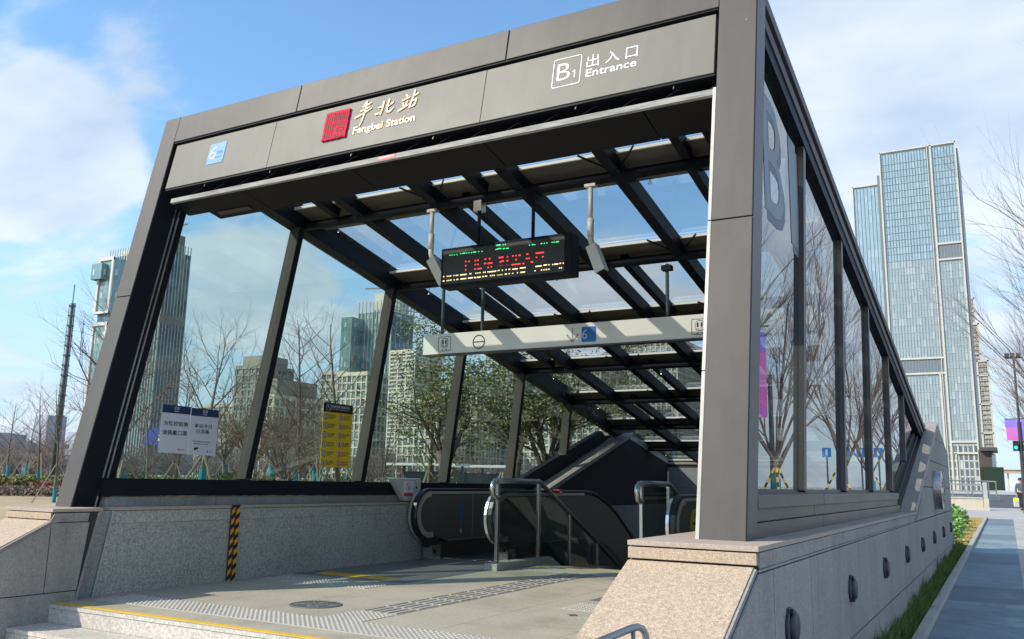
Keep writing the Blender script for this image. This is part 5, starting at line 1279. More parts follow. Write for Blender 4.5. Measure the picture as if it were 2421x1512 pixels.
for y, s, lb in ((28.0, 1.15, 'second glossy broad-leaved bush from the granite wall'), (29.8, 1.1, 'third glossy broad-leaved bush from the granite wall'), (31.8, 1.2, 'middle glossy broad-leaved bush of the row'), (34.0, 1.2, 'glossy broad-leaved bush third from the far end of the row'), (36.4, 1.2, 'glossy broad-leaved bush second from the far end of the row'), (38.8, 1.2, 'farthest glossy broad-leaved bush by the cross pavement')): big_bush(y, s, lb, b0)

# ================================================================== BUILDINGS
def wallmesh(nm, quads, m, parent):       # quads: (p00, p10, p11, p01) with wall uv in metres
    me = bpy.data.meshes.new(nm); o3 = V3(parent.location)
    vs, fs = [], []
    for q in quads: fs.append(tuple(range(len(vs), len(vs)+4))); vs += [tuple(V3(p)-o3) for p in q]
    me.from_pydata(vs, [], fs); uv = me.uv_layers.new(name='wall'); i = 0
    for q in quads:
        w = (V3(q[1])-V3(q[0])).length
        for (u, z) in ((0, q[0][2]), (w, q[1][2]), (w, q[2][2]), (0, q[3][2])): uv.data[i].uv = (u+0.013, z); i += 1
    me.materials.append(m); ob = bpy.data.objects.new(nm, me); col.objects.link(ob); ob.parent = parent; return ob
def boxwalls(x0, x1, y0, y1, z0, z1):
    return [((x0, y0, z0), (x1, y0, z0), (x1, y0, z1), (x0, y0, z1)), ((x1, y0, z0), (x1, y1, z0), (x1, y1, z1), (x1, y0, z1)),
            ((x1, y1, z0), (x0, y1, z0), (x0, y1, z1), (x1, y1, z1)), ((x0, y1, z0), (x0, y0, z0), (x0, y0, z1), (x0, y1, z1)), ((x0, y0, z1), (x1, y0, z1), (x1, y1, z1), (x0, y1, z1))]
def dir_pt(px, py, dist):
    d = ray(px, py); d.z = 0; d.normalize(); return d*dist
def foot(pl, pc, pr, dist, py=None):     # axis-aligned footprint from the columns of its left edge, near corner and right edge at row py
    py = py or 1139
    c = dir_pt(pc, py, dist); l = dir_pt(pl, py, 1); x0 = c.y*l.x/l.y
    r = dir_pt(pr, py, 1); y1 = c.x*r.y/r.x if abs(r.x) > 1e-6 else c.y+30
    return x0, c.x, c.y, y1
teal = facade('teal curtain wall', (0.05, 0.10, 0.115), (0.10, 0.19, 0.20), 1.5, 3.6, light=(0.30, 0.38, 0.38), frac=0.10, frame=(0.16, 0.2, 0.21), mort=0.15)
tealB = facade('pale teal curtain wall', (0.10, 0.20, 0.21), (0.17, 0.29, 0.29), 1.5, 3.6, light=(0.4, 0.5, 0.48), frac=0.1, frame=(0.30, 0.38, 0.38), mort=0.12)
navyW = facade('blue curtain wall', (0.05, 0.11, 0.15), (0.10, 0.19, 0.24), 1.5, 3.6, spec=0.25, rough=0.2, light=(0.14, 0.22, 0.26), frac=0.06, frame=(0.10, 0.14, 0.17), mort=0.12)
officeG = facade('office glazing', (0.06, 0.10, 0.11), (0.22, 0.32, 0.32), 1.25, 1.65, spec=0.4, light=(0.34, 0.40, 0.38), frac=0.22, frame=(0.2, 0.22, 0.2), mort=0.08)
skyW = facade('silver blue curtain wall', (0.24, 0.35, 0.42), (0.29, 0.41, 0.49), 1.3, 3.4, light=(0.34, 0.46, 0.53), frac=0.14, frame=(0.33, 0.42, 0.48), mort=0.22, rough=0.1)
skyW2 = facade('grey green curtain wall', (0.24, 0.31, 0.33), (0.30, 0.37, 0.39), 1.3, 3.4, light=(0.38, 0.44, 0.45), frac=0.2, frame=(0.34, 0.40, 0.42), mort=0.22, rough=0.15)
resW = facade('residential glazing', (0.10, 0.11, 0.115), (0.24, 0.25, 0.25), 1.6, 1.5, light=(0.42, 0.40, 0.36), frac=0.2, frame=(0.45, 0.42, 0.37), mort=0.35)
cream = mat('cream stone frame', (0.62, 0.57, 0.46), 0.7, var=0.06, scale=.3)
beige = mat('beige concrete frame', (0.48, 0.45, 0.37), 0.8, var=0.06, scale=.3)
finW = mat('pale fin', (0.55, 0.54, 0.50), 0.6, var=0.05, scale=.3)
finS = mat('silver fin', (0.52, 0.51, 0.47), 0.5, var=0.05, scale=.3)
roofG = mat('grey roof plant', (0.20, 0.20, 0.20), 0.7, var=.1, scale=.3)
taupeB = mat('taupe stone', (0.25, 0.235, 0.215), 0.8, var=.08, scale=.3)
def bthing(nm, x, y, label, cat='building', group=None): return thing(nm, (x, y, gz(x, y)-0.5), label, cat, group)
def grid(mb, x0, x1, y0, y1, z0, z1, sx, sz, w=0.35, d=0.35, front=True, side=True, hw=None):
    hw = hw or w
    nx = max(1, round((x1-x0)/sx)); ny = max(1, round((y1-y0)/sx)); nz = max(1, round((z1-z0)/sz))
    if front:
        for i in range(nx+1): a = x0+(x1-x0)*i/nx; mb.box(a-w/2, a+w/2, y0-d, y0+.05, z0, z1)
        for k in range(nz+1): a = z0+(z1-z0)*k/nz; mb.box(x0, x1, y0-d+.06, y0+.04, a-hw/2, a+hw/2)
    if side:
        for i in range(ny+1): a = y0+(y1-y0)*i/ny; mb.box(x1-.05, x1+d, a-w/2, a+w/2, z0, z1)
        for k in range(nz+1): a = z0+(z1-z0)*k/nz; mb.box(x1-.04, x1+d-.06, y0, y1, a-hw/2, a+hw/2)
def fins(mb, x0, x1, y0, y1, z0, z1, sp, w=.3, d=.8, front=True, side=True):
    if front:
        n = round((x1-x0)/sp)
        for i in range(n+1): a = x0+(x1-x0)*i/n; mb.box(a-w/2, a+w/2, y0-d, y0+.05, z0, z1)
    if side:
        n = round((y1-y0)/sp)
        for i in range(n+1): a = y0+(y1-y0)*i/n; mb.box(x1-.05, x1+d, a-w/2, a+w/2, z0, z1)
# --- striped tower at left
D = 600
x0, x1, y0, y1 = foot(262, 392, 451, D, 600); zt = far_h(452, 592, D*1.02); zm = far_h(440, 765, D*1.02)
b = bthing('office_tower', x1, y0, 'tall striped tower with pale vertical fins half hidden by the left leaning column')
wallmesh('facade_glass', boxwalls(x0, x1, y0, y1, -1, zt-4), navyW, b)
mb = MB(); fins(mb, x0, x1, y0, y1, zm+3, zt+1.5, 2.6, .4, .5); fins(mb, x0, x1, y0, y1, 8, zm-3, 2.6, .4, .5); mb.build('vertical_fins', finW, b)
mb = MB(); mb.box(x0-.3, x1+.3, y0-.3, y1+.3, zm-3, zm+3); mb.build('belt_course', taupeB, b)
mb = MB(); mb.box(x1-22, x1-3, y0+3, y1-3, zt-4, zt+9); mb.build('roof_block', roofG, b)
mb = MB(); mb.box(x0+8, x0+22, y0+3, y0+20, zt-4, far_h(300, 562, D)); mb.build('stair_core', cream, b)
c0 = V3((x1-10, (y0+y1)/2, zt+9)); mb = MB(); mb.tube([c0, c0+V3((0, 0, 6))], .5, 5); mb.bar(c0+V3((-6, 0, 5)), c0+V3((16, 0, 6)), .8, .8); mb.build('roof_crane', roofG, b)
# teal slab on its left
x0b, x1b, y0b, y1b = foot(236, 268, 305, D*.97, 640); z1_ = far_h(240, 620, D)
mb2 = bthing('office_tower', x1b, y0b, 'narrow teal glass slab tower with white frames left of the striped tower')
zs = [(far_h(225, 760, D)+3, z1_), (-1, far_h(225, 760, D)-3)]
for za, zb in zs:
    wallmesh('facade_glass', boxwalls(x0b, x1b, y0b, y1b, za, zb), tealB, mb2)
    m3 = MB(); m3.box(x0b-.5, x0b+1.2, y0b-.9, y0b+.05, za, zb); m3.box(x1b-1.2, x1b+.5, y0b-.9, y0b+.05, za, zb); m3.box(x0b-.5, x1b+.5, y0b-.92, y0b+.04, zb-1.6, zb+.5); m3.box(x0b-.5, x1b+.5, y0b-.92, y0b+.04, za, za+1.5); m3.build('white_frame', finW, mb2)
wallmesh('gap_glass', boxwalls(x0b+1.2, x1b-.5, y0b+1, y1b, zs[1][1]-.2, zs[0][0]+.2), navyW, mb2)
za = far_h(232, 655, D); wallmesh('bay_window', boxwalls(x0b-2.5, x0b+(x1b-x0b)*.55, y0b-4, y0b-.2, za-4, za+6), tealB, mb2)
# --- second tower
D = 620
x0, x1, y0, y1 = foot(849, 927, 978, D, 740); zt = far_h(927, 735, D)
b = bthing('office_tower', x1, y0, 'white finned glass tower with a pale lattice crown in the third left pane')
wallmesh('facade_glass', boxwalls(x0, x1, y0, y1, -1, zt), navyW, b)
wallmesh('sunlit_front_glass', [((x0, y0-.1, -1), (x1, y0-.1, -1), (x1, y0-.1, zt), (x0, y0-.1, zt))], tealB, b)  # sunlit front painted paler than the shaded side
mb = MB(); fins(mb, x0, x1, y0, y1, 8, zt+8, 3.2, .45, .8, side=False); fins(mb, x0, x1, y0, y1, 8, zt, 5, .35, .3, front=False); mb.build('vertical_fins', finW, b)
mb = MB(); grid(mb, x0+4, x1, y0, y1, zt, zt+15, 4, 3.6, .8, .8, front=False); mb.build('crown_lattice', finW, b)
mb = MB(); mb.box(x0+10, x1-3, y0+5, y1-3, zt, zt+15); mb.build('roof_block', cream, b)
c0 = V3((x1-10, (y0+y1)/2, zt+14)); mb = MB(); mb.tube([c0, c0+V3((0, 0, 7))], .5, 5); mb.bar(c0+V3((-26, 0, 8)), c0+V3((8, 0, 6)), .9, 1); mb.build('roof_crane', roofG, b)
x0b, x1b, y0b, y1b = foot(808, 833, 848, D*1.01, 750)
mb2 = bthing('office_tower', x1b, y0b, 'plain pale teal slab tower left of the white finned tower')
wallmesh('facade_glass', boxwalls(x0b, x1b, y0b, y0b+25, -1, far_h(820, 745, D)), tealB, mb2)
mb = MB(); mb.box(x1b-.5, x1b+.1, y0b-.3, y0b, 0, far_h(820, 745, D)); mb.build('edge_frame', navyW if False else taupeB, mb2)
# --- mid-rise office blocks with cream grids
def office(pl, pc, pr, D, ty, label, gm, sx=3.2, sz=3.4, w=.45, top=None, dark=False, deep=14, glassm=None):
    D *= 3.4; sx *= 1.15; sz *= 1.05; w = w*.9+.25; x0, x1, y0, y1 = foot(pl, pc, pr, D, ty); y1 = min(max(y1, y0+20), y0+130); zt = far_h(pc, ty, D)
    b = bthing('office_block', x1, y0, label, group='office blocks behind the trees')
    wallmesh('facade_glass', boxwalls(x0, x1, y0, y1, -1, zt), glassm or officeG, b)
    mb = MB(); grid(mb, x0, x1, y0, y1, 0, zt, sx, sz, w, .4); mb.build('facade_grid', gm, b)
    mb = MB(); mb.box(x0-.2, x1+.6, y0-.6, y1+.2, zt-.6, zt+1.2); mb.build('parapet', gm, b)
    if top: mb = MB(); mb.box(x0+(x1-x0)*top[0], x0+(x1-x0)*top[1], y0+2, y1-2, zt, zt+top[2]*3); mb.build('roof_block', taupeB, b)
    return b, (x0, x1, y0, y1, zt)
office(470, 556, 600, 150, 960, 'low grey office block behind the broad bare tree', beige, 3.6, 3.6, .5)
office(560, 622, 690, 125, 868, 'brownish office block left of the second mullion', taupeB, 3.4, 3.4, .9, (0.1, .9, 2))
office(612, 648, 760, 105, 940, 'cream gridded office block in the second left pane', cream, 2.6, 3.3, .42, (0.3, .9, 2.6))
office(762, 820, 852, 140, 882, 'grey gridded office block below the teal slab tower', beige, 3.0, 3.4, .5)
office(800, 868, 900, 118, 885, 'cream framed office block behind the yellow safety sign', cream, 2.5, 3.6, .4)
office(888, 930, 955, 128, 935, 'dark glazed office block beside the third mullion', taupeB, 3.4, 3.4, .35, dark=True, glassm=navyW)
office(924, 982, 1010, 112, 832, 'tall cream gridded office block left of the evergreen', cream, 4.2, 1.7, .5)
office(945, 1035, 1060, 100, 948, 'wide cream office block with slender columns behind the evergreen', cream, 2.3, 3.3, .4)
office(1082, 1128, 1170, 108, 900, 'office block with teal windows between the fourth and fifth mullions', cream, 2.1, 2.5, .42)
office(1165, 1212, 1245, 122, 860, 'brown sided office block behind the forked evergreen', beige, 2.5, 2.5, .6)
office(1228, 1300, 1345, 106, 930, 'cream gridded office block in the fifth left pane', cream, 2.3, 2.6, .5)
office(1325, 1420, 1480, 118, 860, 'long grey office block seen through the lower roof glass', beige, 2.6, 2.8, .45)
office(1478, 1600, 1680, 130, 802, 'tall grey gridded block seen through the right lower roof panes', beige, 2.4, 3.2, .4)
office(1650, 1760, 1830, 150, 870, 'grey gridded block glimpsed between the right column and the stairs', beige, 2.6, 3.2, .4)
# low distant city on the far left
mb = MB(); rg = random.Random(4)
for i in range(46):
    p = far_pt(rg.uniform(-200, 420), rg.uniform(700, 1400)); w = rg.uniform(12, 30); mb.box(p.x-w/2, p.x+w/2, p.y-w/2, p.y+w/2, -1, rg.uniform(14, 48))
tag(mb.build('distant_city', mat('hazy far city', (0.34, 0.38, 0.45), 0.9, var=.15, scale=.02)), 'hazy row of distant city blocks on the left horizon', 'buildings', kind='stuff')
c = far_pt(60, 150); WB = bthing('low_white_building', c.x, c.y, 'long low white building behind the small bare trees at far left')
u_ = (far_pt(200, 150)-far_pt(-60, 150)); u_.normalize(); v_ = V3((-u_.y, u_.x, 0))
def obx(mb, c, u_, v_, l, w, z0, z1): q = [c-u_*l-v_*w, c+u_*l-v_*w, c+u_*l+v_*w, c-u_*l+v_*w]; mb.hexa([V3((p.x, p.y, z0)) for p in q]+[V3((p.x, p.y, z1)) for p in q])
mb = MB(); obx(mb, c, u_, v_, 16, 5, -1, 2.9); mb.build('wall', cream, WB)
mb = MB(); obx(mb, c, u_, v_, 17, 6, 2.9, 3.6); mb.build('roof', finW, WB)
mb = MB()
for k in range(10): obx(mb, c+u_*(-14+k*3.1)-v_*5.02, u_, v_, 1.0, .05, .6, 2.1)
mb.build('window_row', navyW if False else black, WB)
# blue hoarding and bus shelter behind the glass
c = far_pt(374, 60); HB = bthing('blue_hoarding', c.x, c.y, 'blue hoarding panel with pale marks left of the white notices', 'hoarding')
zt = far_h(374, 1012, 60); zb = far_h(374, 1052, 60)
mb = MB(); mb.box(c.x-1.6, c.x+1.8, c.y, c.y+.1, zb, zt); mb.build('panel', mat('hoarding blue', (0.01, 0.05, 0.36), .5), HB)
mb = MB(); mb.box(c.x-.3, c.x+1.4, c.y-.02, c.y, zb+.25, zb+.6); mb.build('pale_strip', whiteC, HB)
mb = MB(); mb.box(c.x-1.5, c.x-1.4, c.y+.02, c.y+.09, -.5, zb); mb.box(c.x+1.6, c.x+1.7, c.y+.02, c.y+.09, -.5, zb); mb.build('leg', poleM, HB)
for px, D_, lb in ((1010, 55, 'flat roofed shelter behind the stakes near the control box'), (1130, 58, 'flat roofed shelter between the fourth and fifth mullions')):
    c = far_pt(px, D_); t = bthing('bus_shelter', c.x, c.y, lb, 'shelter', 'roadside shelters')
    mb = MB(); mb.box(c.x-2.6, c.x+2.6, c.y-.8, c.y+.8, 1.95, 2.1); mb.build('roof', whiteC, t)
    for k in (-2.2, 0, 2.2): MB().box(c.x+k-.06, c.x+k+.06, c.y+.5, c.y+.62, -.5, 1.95).build('post', poleM, t)
    MB().box(c.x-2.2, c.x+2.2, c.y+.54, c.y+.58, .2, 1.6).build('back_panel', poleM, t)
def car(px, D_, colr, lb):
    c = far_pt(px, D_); t = bthing('parked_car', c.x, c.y, lb, 'car', 'cars on the road beyond the trees'); z = gz(c.x, c.y)-.02
    pf = [(-2.1, .35), (-2.1, .75), (-1.9, .92), (-1.2, .98), (-.6, 1.42), (.7, 1.45), (1.4, 1.0), (2.0, .85), (2.15, .6), (2.15, .35)]
    mb = MB(); mb.prism(pf, lambda a, b: (c.x+a, c.y-.85, z+b), lambda a, b: (c.x+a, c.y+.85, z+b)); mb.build('body', colr, t, bevel=.05)
    mb = MB(); mb.prism([(-1.05, 1.0), (-.55, 1.36), (.62, 1.39), (1.2, 1.02)], lambda a, b: (c.x+a, c.y-.86, z+b), lambda a, b: (c.x+a, c.y+.86, z+b)); mb.build('windows', black, t)
    for a in (-1.35, 1.35):
        w = MB(); w.tube([(c.x+a, c.y-.88, z+.33), (c.x+a, c.y-.66, z+.33)], .33, 14); w.build('wheel', rubber, t)
car(1112, 112, mat('car dark blue', (0.03, 0.05, 0.08), .3), 'dark car behind the glass left of the fourth mullion')
car(1165, 116, mat('car white', (0.6, 0.6, 0.6), .3), 'white car behind the glass between the fourth and fifth mullions')
# ladder pole
c = far_pt(126, 60); LPo = bthing('communication_mast', c.x, c.y, 'tall slim steel mast with climbing rungs against the left sky', 'mast')
zt = far_h(175, 718, 60)
MB().tube([(c.x, c.y, -.5), (c.x, c.y, zt)], .18, 12, r1=.09).build('pole', poleM, LPo, smooth=True)
mb = MB(); mb.tube([(c.x+.30, c.y, 3), (c.x+.22, c.y, zt)], .02, 5)
for i in range(22):
    z = zt-.2-i*.62; r = .17+.005*i; mb.box(c.x-r, c.x+r+.08, c.y-.03, c.y+.03, z-.03, z+.03)
    if i < 12: mb.ring((c.x, c.y, z), 0, r, r+.04, (1, 0, 0), (0, 1, 0), 10, .05)
for k in (-.3, .3): mb.tube([(c.x+k, c.y, zt-8), (c.x+k, c.y, zt)], .02, 5)
mb.build('ladder', poleM, LPo)
MB().tube([(c.x, c.y, zt), (c.x, c.y, zt+1.2)], .03, 5).build('lightning_rod', poleM, LPo)
c = far_pt(205, 45); t = bthing('utility_pole', c.x, c.y, 'thin dark utility pole beside the left leaning column', 'pole')
MB().tube([(c.x, c.y, -.5), (c.x, c.y, far_h(205, 905, 45))], .06, 8, r1=.04).build('pole', poleM, t); MB().box(c.x-.35, c.x+.35, c.y-.03, c.y+.03, far_h(205, 930, 45), far_h(205, 930, 45)+.08).build('cross_arm', poleM, t)
# --- the big tower on the right: flat front parallel to the portal, 280 m away
def Xat(px, y, py=900): d = ray(px, py); return d.x*y/d.y
yT = 430
def Tz(px, py): d = ray(px, py); return 1.1+d.z*yT/d.y
def Tx(px, py): d = ray(px, py); return d.x*yT/d.y
XA, XB, XC, XD = -55.3, -42.4, -20.4, -10.0
zA, zB = 144.4, 159.3
TW = bthing('skyscraper', -30, yT, 'tallest silver blue glass skyscraper rising behind the right side of the entrance')
wallmesh('curtain_wall', boxwalls(XB+.3, XD, yT, yT+40, 0, zB-.6), skyW, TW)
wallmesh('side_wing', boxwalls(XA, XB+.2, yT+1.2, yT+36, 0, zA), skyW, TW)
zc = Tz(2225, 595); zd = Tz(2180, 850)
# lower part greyer; the upper panes have the sky's reflection painted in as blue
wallmesh('lower_curtain_wall', [((XB+.3, yT-.15, 0), (XD, yT-.15, 0), (XD, yT-.15, zc-3), (XB+.3, yT-.15, zc-3))], skyW2, TW)
mb = MB(); n = 26
for i in range(n+1):
    x = XB+(XD-XB)*i/n; mb.box(x-.05, x+.05, yT-.4, yT, 0, zB-.8)
for k in range(46): mb.box(XB, XD, yT-.25, yT, 3.4*k-.08, 3.4*k+.08)
for i in range(9): x = XA+(XB-XA)*i/8; mb.box(x-.05, x+.05, yT+.85, yT+1.2, 0, zA-.5)
mb.build('mullion_grid', mat('steel blue mullion', (0.31, 0.39, 0.44), .4, var=.05, scale=.2), TW)
mb = MB()
for x, w in ((XB, .7), (XC, .8), (XC-1.4, .3), (XD, .6)): mb.box(x-w/2, x+w/2, yT-.9, yT, 0 if x != XD else 0, zB)
mb.box(XA-.25, XA+.25, yT+.4, yT+1.2, 0, zA); mb.box(XA-.2, XB, yT+.4, yT+1.2, zA-.5, zA+.1)
mb.box(XB, XD+.3, yT-.9, yT+.2, zB-.5, zB+.1)
for z in (zc+3.4, zc-4.0): mb.box(XC, XD+.3, yT-.92, yT, z-.4, z+.4)
for z in (zd+.3, zd-6.6): mb.box(XA, XC, yT-.92, yT, z-.4, z+.4)
z1a, z1b = Tz(2290, 1045), Tz(2290, 1072)
mb.box(XC+.3, XD+.3, yT-.92, yT, z1a-.45, z1a+.45); mb.box(XC+1.4, XD+.3, yT-.92, yT, z1b-.4, z1b+.4); mb.box(XC+1.4, XC+2.0, yT-.92, yT, 0, z1b)
mb.box(XC-2.6, XC-1.9, yT-.91, yT, 0, zd-6.6)
mb.build('white_frames', finS, TW)
mb = MB()
mb.box(XC+.3, XD-.2, yT-.35, yT-.1, zc-3.6, zc+3.0); mb.box(XB+.3, XC-.3, yT-.35, yT-.1, zd-6.2, zd)
mb.box(XB-1.6, XB-.1, yT+.3, yT+1.1, 0, zA+4)
mb.build('dark_recess', mat('dark louvre', (0.14, 0.17, 0.20), .4), TW)
mb = MB(); mb.box(XD+.02, XD+.9, yT+.1, yT+38, 0, zB-3); mb.build('side_cladding', mat('grey side cladding', (0.24, 0.27, 0.31), .5, var=.05, scale=.1), TW)
baseW = facade('dark windowed base', (0.08, 0.10, 0.12), (0.15, 0.19, 0.21), 2.0, 3.4, light=(0.45, 0.5, 0.5), frac=0.12, frame=(0.50, 0.50, 0.47), mort=0.6, spec=0.4)
wallmesh('base_wall', [((XB+.3, yT-.2, 0), (XD, yT-.2, 0), (XD, yT-.2, z1a-1), (XB+.3, yT-.2, z1a-1))], baseW, TW)
# residential tower behind it
yR = 620
def rblock(pl, pr, top, label, yb=yR, bandz=4):
    l, r = ray(pl, 1000), ray(pr, 1000); x0, x1 = l.x*yb/l.y, r.x*yb/r.y; d = ray(pr, top); zt = 1.1+d.z*yb/d.y
    b = bthing('apartment_tower', x0, yb, label)
    wallmesh('facade', boxwalls(x0, x1, yb, yb+15, 0, zt), resW, b)
    mb = MB(); n = int(zt/3)
    for k in range(n): mb.box(x0, x1+.3, yb-.5, yb, k*3, k*3+(.8 if k % 6 else 1.5))
    mb.build('balcony_slabs', mat('balcony slab taupe', (0.30, 0.28, 0.26), .8) if 'balcony slab taupe' not in bpy.data.materials else bpy.data.materials['balcony slab taupe'], b)
    mb = MB(); 
    for x in (x0+.3, x0+(x1-x0)*.38, x1): mb.box(x-.5, x+.5, yb-.8, yb, 0, zt+.4)
    for k in range(0, n, 6): mb.box(x0, x1+.4, yb-.8, yb, k*3+.2, k*3+.9)
    mb.box(x0, x1+.5, yb-.8, yb, zt-.6, zt+.5); mb.build('white_frames', finS, b)
rblock(2305, 2347, 853, 'brown and white gridded apartment tower right of the skyscraper')
rblock(2300, 2331, 765, 'taller brown apartment tower stepping up behind the skyscraper', 650)
rblock(2300, 2325, 704, 'slender white topped apartment tower peeping over the stepped tower', 690)
# small dark building, green hedge box, bridge
yD = 150
def bx_px(mb, pl, pr, pt, pb, y, dep): 
    l, r = ray(pl, pb), ray(pr, pb); t_, b_ = ray((pl+pr)/2, pt), ray((pl+pr)/2, pb); x0, x1 = l.x*y/l.y, r.x*y/r.y; z1, z0 = 1.1+t_.z*y/t_.y, 1.1+b_.z*y/b_.y; mb.box(x0, x1, y, y+dep, z0, z1); return x0, x1, z0, z1
SB = bthing('small_dark_building', -2, yD, 'small dark brown building with an overhanging roof at the foot of the towers')
mb = MB(); bx_px(mb, 2319, 2352, 1064, 1150, yD, 8); mb.build('wall', mat('dark brown cladding', (0.07, 0.055, 0.045), .7), SB)
mb = MB(); bx_px(mb, 2316, 2358, 1058, 1066, yD-1, 10); mb.build('roof', mat('dark grey roof', (0.06, 0.06, 0.065), .6), SB)
mb = MB(); bx_px(mb, 2347, 2356, 1075, 1106, yD-.3, .2); mb.build('window', teal if False else mat('bluish window', (0.16, 0.22, 0.26), .2), SB)
HBx = MB(); bx_px(HBx, 2322, 2377, 1105, 1160, yD-8, 7); tag(HBx.build('green_wall', mat('dark green hedge wall', (0.010, 0.028, 0.016), .9, var=.3, scale=3), org=(-1, yD-8, 1)), 'dark green planted wall in front of the small brown building', 'hedge wall')
BR = bthing('road_bridge', 3, 260, 'pale elevated road bridge crossing the horizon beside the traffic light', 'bridge')
mb = MB(); x0, x1, z0, z1 = bx_px(mb, 2370, 2600, 1112, 1119, 260, 9); mb.build('deck', limeS, BR)
mb = MB(); bx_px(mb, 2370, 2600, 1109, 1112, 259.5, .3); mb.build('parapet', whiteC, BR)
for px in (2385, 2440, 2500): mb = MB(); bx_px(mb, px, px+4, 1118, 1170, 262, 2); mb.build('pier', limeS, BR)
# planter wall with railing
yP = 54.8; zg = gz(-1, yP)
PW = bthing('stone_planter_wall', -2, yP, 'low pale stone wall with a square end pier and steel rails at the crossing', 'wall')
MB().box(-9, -1.22, yP, yP+.4, zg-.2, zg+.62).build('wall', limeS, PW, bevel=.01)
MB().box(-1.22, -.93, yP-.1, yP+.5, zg-.2, zg+.16).build('pier_base', limeS, PW)
MB().box(-1.20, -.95, yP-.07, yP+.45, zg+.16, zg+.62).build('pier', limeS, PW, bevel=.01)
mb = MB(); mb.box(-9, -1.22, yP-.05, yP+.45, zg+.62, zg+.68); mb.build('coping', limeS, PW)
for z in (1.02, 1.38): MB().tube([(-9, yP+.2, zg+z), (-1.15, yP+.2, zg+z)], .035, 8).build('rail', steel, PW)
for x in (-8, -6.6, -5.3, -4, -2.7, -1.95, -1.1): MB().tube([(x, yP+.2, zg+.5), (x, yP+.2, zg+1.4)], .03, 8).build('post', steel, PW)
MB().box(-1.2, -1.0, yP+.1, yP+.3, zg+.6, zg+1.5).build('end_post', chrome, PW)
CR_ = bthing('curved_ramp_railing', -4, 75, 'curved glass and steel railing on a pale kerb leading up to the footbridge', 'railing')
arc = []
for i in range(15):
    t = i/14; arc.append(V3((-14+13.2*math.sin(t*1.5), 72+10*(1-math.cos(t*1.5)), 0)))
zc_ = lambda p: gz(p.x, p.y)+.55
mb = MB()
for a, b_ in zip(arc, arc[1:]): mb.hexa([V3((p.x+o, p.y, q)) for q in (gz(-1, 75)-.4, gz(-1, 75)+.42) for p, o in ((a, 0), (b_, 0), (b_, .25), (a, .25))])
mb.build('kerb_wall', finS, CR_)
mb = MB(); 
for z in (1.55,): mb.tube([V3((p.x, p.y, gz(-1, 75)+z)) for p in arc], .05, 6)
mb.build('rail', steel, CR_)
for p in arc[::2]: MB().tube([(p.x, p.y, gz(-1, 75)), (p.x, p.y, gz(-1, 75)+1.55)], .05, 6).build('post', steel, CR_)
mb = MB()
for a, b_ in zip(arc, arc[1:]): mb.add([V3((a.x, a.y, gz(-1, 75)+.5)), V3((b_.x, b_.y, gz(-1, 75)+.5)), V3((b_.x, b_.y, gz(-1, 75)+1.4)), V3((a.x, a.y, gz(-1, 75)+1.4))], [(0, 1, 2, 3)])
mb.build('glass_panel', glB, CR_)
# street lamp with cluster lights, banner, traffic light
def spole(px, y): d = ray(px, 1160); return d.x*y/d.y
yl = 52; xl = spole(2423, yl); zl = gz(xl, yl); ztop = 1.1+ray(2395, 846).z*yl/ray(2395, 846).y
SL = bthing('street_lamp', xl, yl, 'tall dark street lamp with a cluster of floodlights at the right edge', 'street lamp')
MB().tube([(xl, yl, zl), (xl, yl, zl+1.2)], .14, 10).build('base', lampM, SL)
MB().tube([(xl, yl, zl+1.1), (xl, yl, zl+4.6)], .11, 10, r1=.09).build('lower_pole', lampM, SL)
MB().tube([(xl, yl, zl+4.5), (xl, yl, ztop)], .06, 8, r1=.05).build('upper_pole', lampM, SL)
MB().box(xl-.38, xl+.38, yl-.05, yl+.05, ztop-.05, ztop+.02).build('cross_bar', lampM, SL)
for k in (-.3, -.05, .22): MB().box(xl+k-.11, xl+k+.11, yl-.2, yl+.12, ztop+.03, ztop+.22).build('floodlight', lampM, SL, bevel=.02)
z1, z0 = 1.1+ray(2395, 992).z*yl/ray(2395, 992).y, 1.1+ray(2395, 1042).z*yl/ray(2395, 1042).y
BN = thing('street_banner', (xl-.4, yl, z0), 'blue and pink banner hanging on the street lamp', 'banner', 'pole banners')
pinkB = mat('banner pink', (0.75, 0.10, 0.32), .6, c2=(0.35, 0.16, 0.62), var=.1, scale=1.1); purB = mat('banner violet', (0.16, 0.12, 0.60), .6, c2=(0.30, 0.2, 0.7), var=.1, scale=1)
MB().box(xl-.60, xl-.08, yl-.01, yl+.01, z0, z0+(z1-z0)*.62).build('lower_cloth', pinkB, BN); MB().box(xl-.64, xl-.08, yl-.01, yl+.01, z0+(z1-z0)*.62, z1).build('upper_cloth', purB, BN)
MB().box(xl+.08, xl+.6, yl-.01, yl+.01, z0, z1).build('right_cloth', purB, BN); MB().tube([(xl-.66, yl, z1+.02), (xl+.66, yl, z1+.02)], .02, 6).build('arm', lampM, BN)
z1, z0 = 1.1+ray(2402, 1043).z*yl/ray(2402, 1043).y, 1.1+ray(2402, 1067).z*yl/ray(2402, 1067).y
TLt = thing('traffic_light', (xl-.15, yl, z0), 'traffic light showing green and red on the lamp pole', 'traffic light')
MB().box(xl-.36, xl-.10, yl-.16, yl+.05, z0, z1).build('signal_box', black, TLt, bevel=.01)
MB().box(xl+.10, xl+.30, yl-.16, yl+.05, z0, z1).build('signal_box', black, TLt, bevel=.01)
mb = MB(); mb.disc((xl-.23, yl-.17, z0+.17), .085, (1, 0, 0), (0, 0, 1), .01, 16); mb.build('green_lamp', emis('green lamp', (0.02, .75, .45), 1.2), TLt)
mb = MB(); mb.disc((xl+.20, yl-.17, z1-.15), .085, (1, 0, 0), (0, 0, 1), .01, 16); mb.build('red_lamp', emis('red lamp', (1.0, .05, .05), 1.6), TLt)
